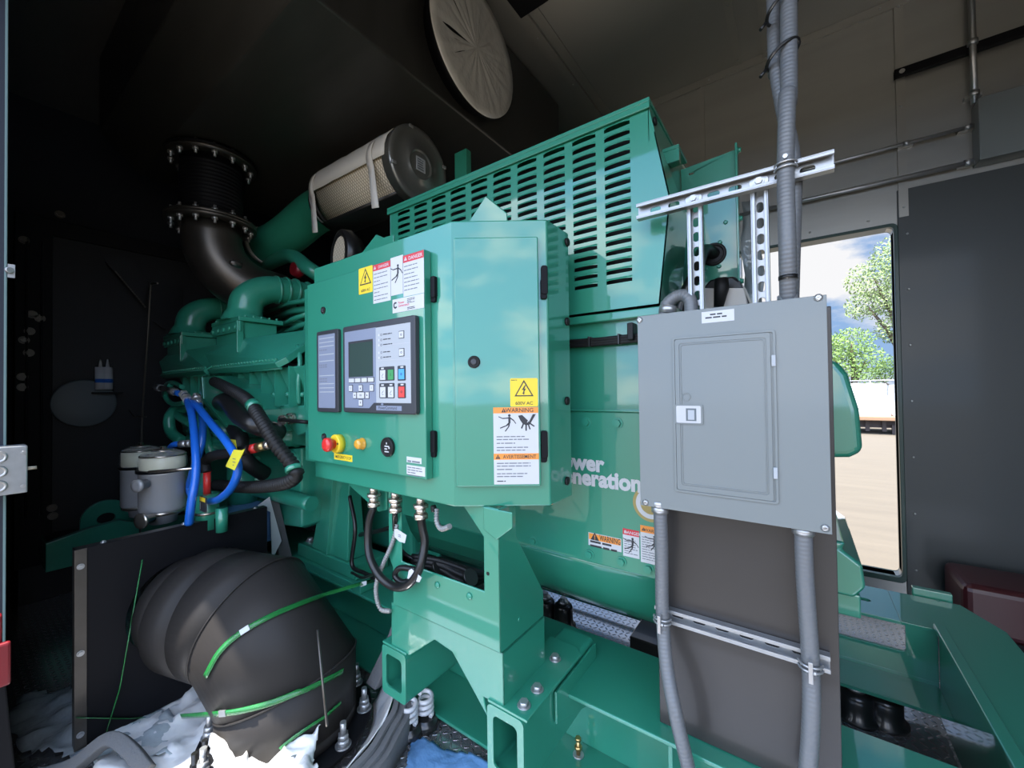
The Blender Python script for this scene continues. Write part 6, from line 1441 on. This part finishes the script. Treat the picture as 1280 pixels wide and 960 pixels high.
# circle line points at mitre joints
pts = [ce-V((0, 0, 0)), ce+hd*straight*.55]
for i in range(nG):
    a0 = math.radians(90*(i+.5)/nG)
arcs = []
for i in range(nG+1):
    a = math.radians(90*i/nG); arcs.append((cen+hd*(Rb*math.sin(a))+V((0, 0, Rb*math.cos(a))), hd*math.cos(a)+V((0, 0, -math.sin(a)))))
# vertices of the centreline polygon (tangent polygon)
poly = [ce, ce+hd*.10, ce+hd*.115]
tlen = Rb*math.tan(math.radians(90/nG/2))
poly.append(arcs[0][0]+arcs[0][1]*0)
for i in range(nG): poly.append(arcs[i][0]+arcs[i][1]*tlen)
poly.append(arcs[-1][0]); poly.append(V((arcs[-1][0].x, arcs[-1][0].y, FLOOR+.06)))
side = hd.cross(V((0, 0, 1))).normalized()
m = MB(); n = 56
def ringat(p, nrm, dvec, r):
    """ellipse where the cylinder of axis dvec meets the mitre plane nrm"""
    out = []
    upv = side.cross(dvec).normalized()
    for k in range(n):
        a = 2*math.pi*k/n; q = p+side*math.cos(a)*r+upv*math.sin(a)*r; t = (p-q).dot(nrm)/dvec.dot(nrm); out.append(q+dvec*t)
    return out
segs = []
PP = poly
for i in range(len(PP)-1):
    d = (PP[i+1]-PP[i])
    if d.length < 1e-4: continue
    segs.append((PP[i], PP[i+1], d.normalized()))
rr_ = [re_]*len(segs)
for i, (a, b, d) in enumerate(segs):
    n0 = d if i == 0 else (d+segs[i-1][2]).normalized(); n1 = d if i == len(segs)-1 else (d+segs[i+1][2]).normalized()
    q0 = rcol if i < 2 else re_; q1 = rcol if i < 1 else re_
    k0 = m.add(ringat(a, n0, d, q0)); k1 = m.add(ringat(b, n1, d, q1))
    for k in range(n): m.face([k0+k, k0+(k+1) % n, k1+(k+1) % n, k1+k], True)
body = m.build('elbow_body', 'black_duct', de, solid=-.003)
# weld beads along the mitres
for i in range(2, len(segs)):
    a = segs[i][0]; nn = (segs[i][2]+segs[i-1][2]).normalized(); rg = ringat(a, nn, segs[i][2], re_+.0005)
    if (segs[i][2]-segs[i-1][2]).length < .05 and i != 1: continue
    MB().tube(rg+[rg[0]], .0032, 6, False).build('weld_bead', 'black_duct', de)
# bottom ring
bc = PP[-1]; m = MB(); m.lathe((bc.x, bc.y, FLOOR+.040), (0, 0, 1), [(0, re_*.9), (0, re_+.055), (.014, re_+.055), (.014, re_*.9)], 56, True); m.build('flange_ring', 'black', de)
for k in range(10):
    a = 2*math.pi*(k+.35)/10; x, y = bc.x+(re_+.030)*math.cos(a), bc.y+(re_+.030)*math.sin(a)
    m = MB().mat('zinc'); z_ = FLOOR+.0545; m.cyl((x, y, z_), (x, y, z_+.004), .026, 20); m.tube([(x, y, z_+.004), (x, y, z_+.024)], .020, 6); m.tube([(x, y, z_+.024), (x, y, z_+.040)], .0175, 6); m.cyl((x, y, z_+.040), (x, y, z_+.078), .010, 14); m.build('bolt', None, de)
# green plastic straps laid on the duct: found by casting rays on the duct surface
bpy.context.view_layer.update()
from mathutils.bvhtree import BVHTree
vv = [v.co+WORLD[body.name] for v in body.data.vertices]
bv = BVHTree.FromPolygons(vv, [list(p.vertices) for p in body.data.polygons])
def surf(path, off=.004, step=10):
    out = []; nrm = []
    P2 = smooth_path([V((u, v, 0)) for u, v in path], step)
    for p in P2:
        d = ray(p.x, p.y); h = bv.ray_cast(V((0, 0, 0)), d)
        if h[0] is None: continue
        nn = h[1] if h[1].dot(d) < 0 else -h[1]; out.append(h[0]+nn*off); nrm.append(nn)
    return out, nrm
def strap(lab, path, w=.017, pre=(), post=(), buckle=None):
    o_, n_ = surf(path)
    if not o_: print('STRAP MISS', lab); return
    o_ = [V(p) for p in pre]+o_+[V(p) for p in post]; n_ = [n_[0]]*len(pre)+n_+[n_[-1]]*len(post)
    m = MB(); L, R2 = [], []
    for i in range(len(o_)):
        t = (o_[min(i+1, len(o_)-1)]-o_[max(0, i-1)]).normalized(); s_ = t.cross(n_[i]).normalized()*w/2; L.append(o_[i]-s_); R2.append(o_[i]+s_)
    a = m.add(L); b = m.add(R2)
    for i in range(len(L)-1): m.face([a+i, a+i+1, b+i+1, b+i], True)
    t = thing('green_strap', lab, 'strap', o_[0]); m.build('band', 'strap', t, solid=.0015)
    if buckle is not None:
        i = int(buckle*(len(o_)-1)); d = (o_[min(i+1, len(o_)-1)]-o_[max(0, i-1)]).normalized(); MB().box(-.008, .008, -.010, .010, -.003, .003)
        mm = MB(); s_ = d.cross(n_[i]).normalized()*.009; c = o_[i]; mm.hull([c+d*x+s_*y+n_[i]*z for x in (-.014, .014) for y in (-1, 1) for z in (-.002, .004)]); mm.build('crimp_seal', 'galv', t, bevel=.001)
PXO = XP+.006
strap('green plastic strap running highest over the duct towards the skid', [(258, 845), (275, 815), (300, 792), (335, 772), (370, 757), (410, 742)], post=[at(440, 733, Y=.95), at(470, 725, Y=1.07)], buckle=.45)
strap('green plastic strap round the middle of the duct elbow, across the plate', [(272, 891), (300, 888), (340, 878), (380, 862), (415, 845), (428, 838)], pre=[at(95, 897, X=PXO), at(160, 898, X=PXO), at(215, 896, X=PXO)], buckle=.12)
strap('green plastic strap lowest on the duct, above the flange bolts', [(350, 935), (365, 922), (385, 908), (405, 895), (425, 878)], w=.011)
m = MB(); m.tube([at(178, 700, X=PXO+.02), at(150, 860, X=PXO+.02), at(133, 915, X=PXO)], .0022, 6); tag(m.build('tie_cord', 'strap'), 'thin green cord running down the black duct plate', 'cord')
# thin rod standing on the duct's flange
m = MB(); m.tube([at(397, 787, Y=.52), at(403, 850, Y=.50), at(409, 908, Y=.49)], .0028, 8); tag(m.build('thin_wire', 'iron'), 'thin stiff wire leaning on the front of the duct elbow', 'wire')
# short dark pins beside the ring
for (u, v), lab in (((256, 935), 'short black pin beside the duct ring, the taller'), ((243, 952), 'short black pin beside the duct ring, the lower')):
    p_ = at(u, v, Z=FLOOR+.06); m = MB(); m.lathe((p_.x, p_.y, FLOOR+.012), (0, 0, 1), [(0, .013), (.04, .013), (.041, .009), (.075, .009)], 14); tag(m.build('black_pin', 'rubber_sheen'), lab, 'pin')
# ================================================================== SHEETS, FOAM AND TARP ON THE FLOOR
def sheet(name, lab, cat, pxs, mt, zbase, amp, freq, seed, res=46, thick=.002, fall=.05, smooth=True, lift=None):
    """crumpled sheet lying over the outline that the photo shows at floor height"""
    P2 = [at(u, v, Z=zbase) for u, v in pxs]; xs = [p.x for p in P2]; ys = [p.y for p in P2]
    x0, x1, y0, y1 = min(xs), max(xs), max(.005, min(ys)), max(ys); poly = [(p.x, max(.005, p.y)) for p in P2]
    def inside(x, y):
        c = False; j = len(poly)-1
        for i in range(len(poly)):
            (xi, yi), (xj, yj) = poly[i], poly[j]
            if (yi > y) != (yj > y) and x < (xj-xi)*(y-yi)/(yj-yi)+xi: c = not c
            j = i
        return c
    nx = res; ny = max(6, int(res*(y1-y0)/max(1e-3, x1-x0))); ny = min(ny, res*2)
    m = MB(); idx = {}
    for i in range(nx+1):
        for j in range(ny+1):
            x, y = x0+(x1-x0)*i/nx, y0+(y1-y0)*j/ny
            q = V((x*freq, y*freq, seed)); h = abs(noise.noise(q))*1.3+abs(noise.noise(q*2.3))*.6+abs(noise.noise(q*5.1))*.25
            jx = noise.noise(q*1.7+V((9, 0, 0)))*.02; z = zbase+amp*h+(lift(x, y) if lift else 0)
            idx[i, j] = m.add([(x+jx, y+jx, z)])
    for i in range(nx):
        for j in range(ny):
            x, y = x0+(x1-x0)*(i+.5)/nx, y0+(y1-y0)*(j+.5)/ny
            if inside(x, y): m.face([idx[i, j], idx[i+1, j], idx[i+1, j+1], idx[i, j+1]], smooth)
    used = sorted({k for f in m.f for k in f}); mp = {k: i for i, k in enumerate(used)}
    m.v = [m.v[k] for k in used]; m.f = [tuple(mp[k] for k in f) for f in m.f]
    o = m.build(name, mt, solid=thick); return tag(o, lab, cat)
sheet('plastic_sheet', 'crumpled grey-clear plastic sheet on the floor left of the duct plate', 'plastic sheet', [(5, 900), (30, 872), (95, 860), (230, 905), (225, 950), (120, 955), (25, 940)], 'plastic_film', FLOOR+.004, .035, 7, 1.0)
sheet('paper_sheet', 'crumpled white wrapping sheet under the black duct elbow', 'wrapping', [(120, 930), (180, 880), (270, 860), (330, 900), (300, 960), (330, 1000), (150, 1000), (120, 965)], 'plastic_white', FLOOR+.006, .05, 8, 3.0)
sheet('paper_sheet', 'bunched white plastic in front of the flange ring at the bottom edge', 'wrapping', [(262, 950), (300, 938), (345, 915), (375, 912), (392, 935), (400, 985), (262, 1000)], 'plastic_white', FLOOR+.10, .06, 11, 6.0)
sheet('blue_sheet', 'sky-blue cloth lying on the floor below the left box tube', 'cloth', [(505, 965), (515, 922), (530, 925), (560, 938), (590, 948), (640, 985), (640, 1010), (500, 1010)], 'blue_tarp', FLOOR+.004, .02, 6, 2.0)
# ring of grey foam with white lining that wraps the flange on its right side
fo = thing('foam_gasket', 'thick grey foam strip with white lining curling round the right of the duct ring', 'foam', (bc.x+.3, bc.y, FLOOR))
def arcwall(a0, a1, r0, z0, z1, th, mt, name, wob=.0, nn=40, top=None):
    m = MB(); rows = []
    for i in range(nn+1):
        f_ = i/nn; a = math.radians(a0+(a1-a0)*f_); w_ = 1+wob*noise.noise(V((f_*7, 2, r0*9)))
        ro = []
        for (rr, zz) in ((r0*w_, z0), ((r0+th)*w_, z0), ((r0+th)*w_, z1+(top(f_) if top else 0)), (r0*w_, z1+(top(f_) if top else 0))): ro.append((bc.x+rr*math.cos(a), bc.y+rr*math.sin(a), zz))
        rows.append(m.add(ro))
    for p_, q_ in zip(rows, rows[1:]):
        for k in range(4): m.face([p_+k, p_+(k+1) % 4, q_+(k+1) % 4, q_+k], k in (1, 3))
    m.face([rows[0]+k for k in range(4)]); m.face([rows[-1]+k for k in range(4)][::-1])
    return m.build(name, mt, fo)
for i in range(3): arcwall(-60, 62, re_+.150+i*.021, FLOOR+.002, FLOOR+.075-i*.012, .019, 'foam', 'foam_layer', .05, top=lambda f_: .08*f_*f_)
m = MB(); rows = []
for i in range(41):
    f_ = i/40; a = math.radians(-60+124*f_); ro = []
    for j in range(6):
        rr = re_+.062+.085*j/5; zz = FLOOR+.012+.07*(j/5)**1.5+.08*f_*f_*(j/5)+.012*noise.noise(V((i*.35, j*.6, 4)))
        ro.append((bc.x+rr*math.cos(a), bc.y+rr*math.sin(a), zz))
    rows.append(m.add(ro))
for p_, q_ in zip(rows, rows[1:]):
    for j in range(5): m.face([p_+j, p_+j+1, q_+j+1, q_+j], True)
m.build('white_lining', 'plastic_white', fo, solid=.003)
m = MB(); a = math.radians(60); bx_, by_ = bc.x+(re_+.13)*math.cos(a), bc.y+(re_+.13)*math.sin(a)
m.tube(smooth_path([(bx_-.03, by_-.06, FLOOR+.10), (bx_, by_+.0, FLOOR+.22), (bx_+.0, by_+.05, FLOOR+.30)], 6), [.035]*13, 4); m.build('foam_corner', 'foam', fo, bevel=.006)
# folded dark foam and grey pads lower left
q_ = at(170, 945, Z=FLOOR+.08)
m = MB(); pth = [at(u, v, Z=z) for u, v, z in ((30, 975, FLOOR+.03), (90, 958, FLOOR+.05), (135, 925, FLOOR+.10), (160, 935, FLOOR+.08), (185, 965, FLOOR+.03))]
m.tube(smooth_path(pth, 6), .028, 4); tag(m.build('foam_fold', 'foam', bevel=.005), 'folded dark grey foam strip on the floor in front of the duct plate', 'foam')
# white folded card behind the plate
F_ = FX(XP-.10); m = MB(); m.slab(F_, [F_.uv(322, 632), F_.uv(337, 621), F_.uv(352, 676), F_.uv(340, 700), F_.uv(338, 640)], -.002, 0); m.build('x', 'white') if False else tag(m.build('white_card', 'white'), 'white card corner sticking up behind the duct plate', 'card')
F_ = FX(XP-.13); m = MB(); m.slab(F_, [F_.uv(337, 620), F_.uv(347, 621), F_.uv(366, 700), F_.uv(350, 700)], -.03, 0); tag(m.build('grey_foam_board', 'foam'), 'grey foam board leaning behind the duct plate at its right end', 'foam board')
# ================================================================== CABLES UNDER THE CABINET
def gland(u, v, lab, r=.016):
    yg = .828; p = at(u, v, Y=yg); t = thing('cable_gland', lab, 'cable gland', (p.x, yg, cz0-.07)); z = cz0-.0005; x, y = p.x, yg
    m = MB().mat('nickel'); m.cyl((x, y, z-.025), (x, y, z), r*.8, 18); m.tube([(x, y, z-.034), (x, y, z-.024)], r*1.45, 6); m.cyl((x, y, z-.052), (x, y, z-.034), r*.95, 18); m.tube([(x, y, z-.066), (x, y, z-.052)], r*1.35, 6); m.build('body', None, t)
    return V((x, y, z-.066))
Gs = [gland(467, 615, 'metal cable gland under the cabinet, first from the engine side'), gland(494, 622, 'metal cable gland under the cabinet, middle one'), gland(526, 630, 'metal cable gland under the cabinet, nearest the stand')]
def cable(lab, path, r=.0115, mt='rubber_sheen', name='cable', k=8): 
    m = MB(); m.tube(smooth_path(path, k), r, 14); return tag(m.build(name, mt), lab, 'cable')
cable('thick black cable hanging from the first gland and looping up to the third', [Gs[0], at(461, 655, Y=.82), at(461, 690, Y=.81), at(473, 718, Y=.80), at(492, 733, Y=.80), at(510, 731, Y=.80), at(524, 712, Y=.81), at(531, 680, Y=.83), at(528, 660, Y=.83), Gs[2]], .0125)
cable('thin black cable from the middle gland going down behind the loop', [Gs[1], at(497, 665, Y=.87), at(500, 685, Y=.87), at(516, 698, Y=.90), at(545, 704, Y=.93)], .006)
cable('second thin black cable from the middle gland, curling left', [Gs[1]+V((-.006, 0, 0)), at(492, 672, Y=.865), at(485, 690, Y=.865), at(474, 712, Y=.90), at(455, 722, Y=1.0), at(440, 716, Y=1.05)], .006)
cable('black cable ring lying on the stand web', [at(520, 712, Y=.842), at(500, 710, Y=.835), at(494, 720, Y=.83), at(504, 728, Y=.83), at(520, 722, Y=.84)], .009)
bn_ = thing('cable_bundle', 'black cable bundle running through the stand window to the alternator', 'cable', at(560, 708, Y=.95))
for dz, r in ((0, .010), (.013, .008), (-.012, .009), (.004, .008)):
    MB().tube(smooth_path([at(515, 700, Y=.90)+V((0, 0, dz)), at(545, 707, Y=.92)+V((0, .01, dz)), at(575, 718, Y=.95)+V((0, dz, dz)), at(595, 724, Y=.98)+V((0, 0, dz)), at(620, 715, Y=1.05)], 6), r, 10).build('cable', 'rubber', bn_)
for u, v in ((549, 709), (588, 722)): p_ = at(u, v, Y=.93); MB().tube([p_+V((-.004, 0, -.003)), p_+V((.004, 0, .003))], .026, 12).build('cable_tie', 'tie', bn_)
cable('black cable drooping between engine mount and stand', [at(437, 620, Y=1.1), at(444, 660, Y=1.08), at(440, 705, Y=1.07), at(455, 716, Y=1.06), at(472, 724, Y=1.05)], .009)
cable('black loom crossing behind the cables towards the engine', [at(436, 640, Y=1.22), at(440, 668, Y=1.20), at(460, 666, Y=1.16), at(480, 662, Y=1.14), at(500, 655, Y=1.16)], .010)
# braided earth straps
def braid(lab, path, w=.016):
    pp = smooth_path(path, 8); m = MB(); m.tube(pp, w*.42, 8, True, ridge=(.008, .0025)); return tag(m.build('earth_strap', 'braid'), lab, 'earth strap')
braid('braided earth strap hanging down left of the cabinet stand', [at(497, 655, Y=.85), at(490, 680, Y=.84), at(477, 710, Y=.83), at(470, 735, Y=.83), at(475, 760, Y=.84), at(488, 764, Y=.845)])
braid('short braided earth strap curling under the cabinet beside the third gland', [at(546, 636, Y=.835), at(546, 652, Y=.82), at(552, 661, Y=.81), at(562, 658, Y=.80)])
p_ = at(546, 636, Y=.838); MB_ = MB(); MB_.tube([p_+V((-.004, .0, .002)), p_+V((-.01, -.012, 0))], .010, 8); tag(MB_.build('earth_lug', 'rubber'), 'black lug bolt holding the short braided strap', 'bolt')
for lab, pts, y in (('white cable tag on the middle cables', [(493, 662), (496, 661), (508, 669), (506, 679), (499, 677), (493, 671)], .83), ('white cable tag on the thick cable loop', [(511, 713), (514, 711), (527, 722), (524, 728), (509, 723)], .80), ('small white sleeve tag on the first cable', [(463, 634), (465, 634), (463, 644), (460, 643)], .84), ('white tab of the green strap at the skid rail', [(450, 728), (458, 726), (458, 731), (451, 734)], 1.0)):
    F_ = FY(y); m = MB().mat('white'); P_ = [F_.uv(*p) for p in pts]; m.slab(F_, P_, -.001, 0)
    if 'tag on the' in lab and 'sleeve' not in lab: cx = sum(p[0] for p in P_)/len(P_); cy = sum(p[1] for p in P_)/len(P_); lines(m, Fr(F_.p(0, 0, .0), F_.x, F_.y), cx-.004, cy+.004, .014, 2, .005, .002, 'ink_soft', 60)
    tag(m.build('cable_tag', None), lab, 'tag')
# ------------------------------------------------------------------ lift the whole place so that the container floor is at z 0
bpy.context.view_layer.update()
for o in list(scene.objects):
    if o.parent is None: o.location.z += LIFT
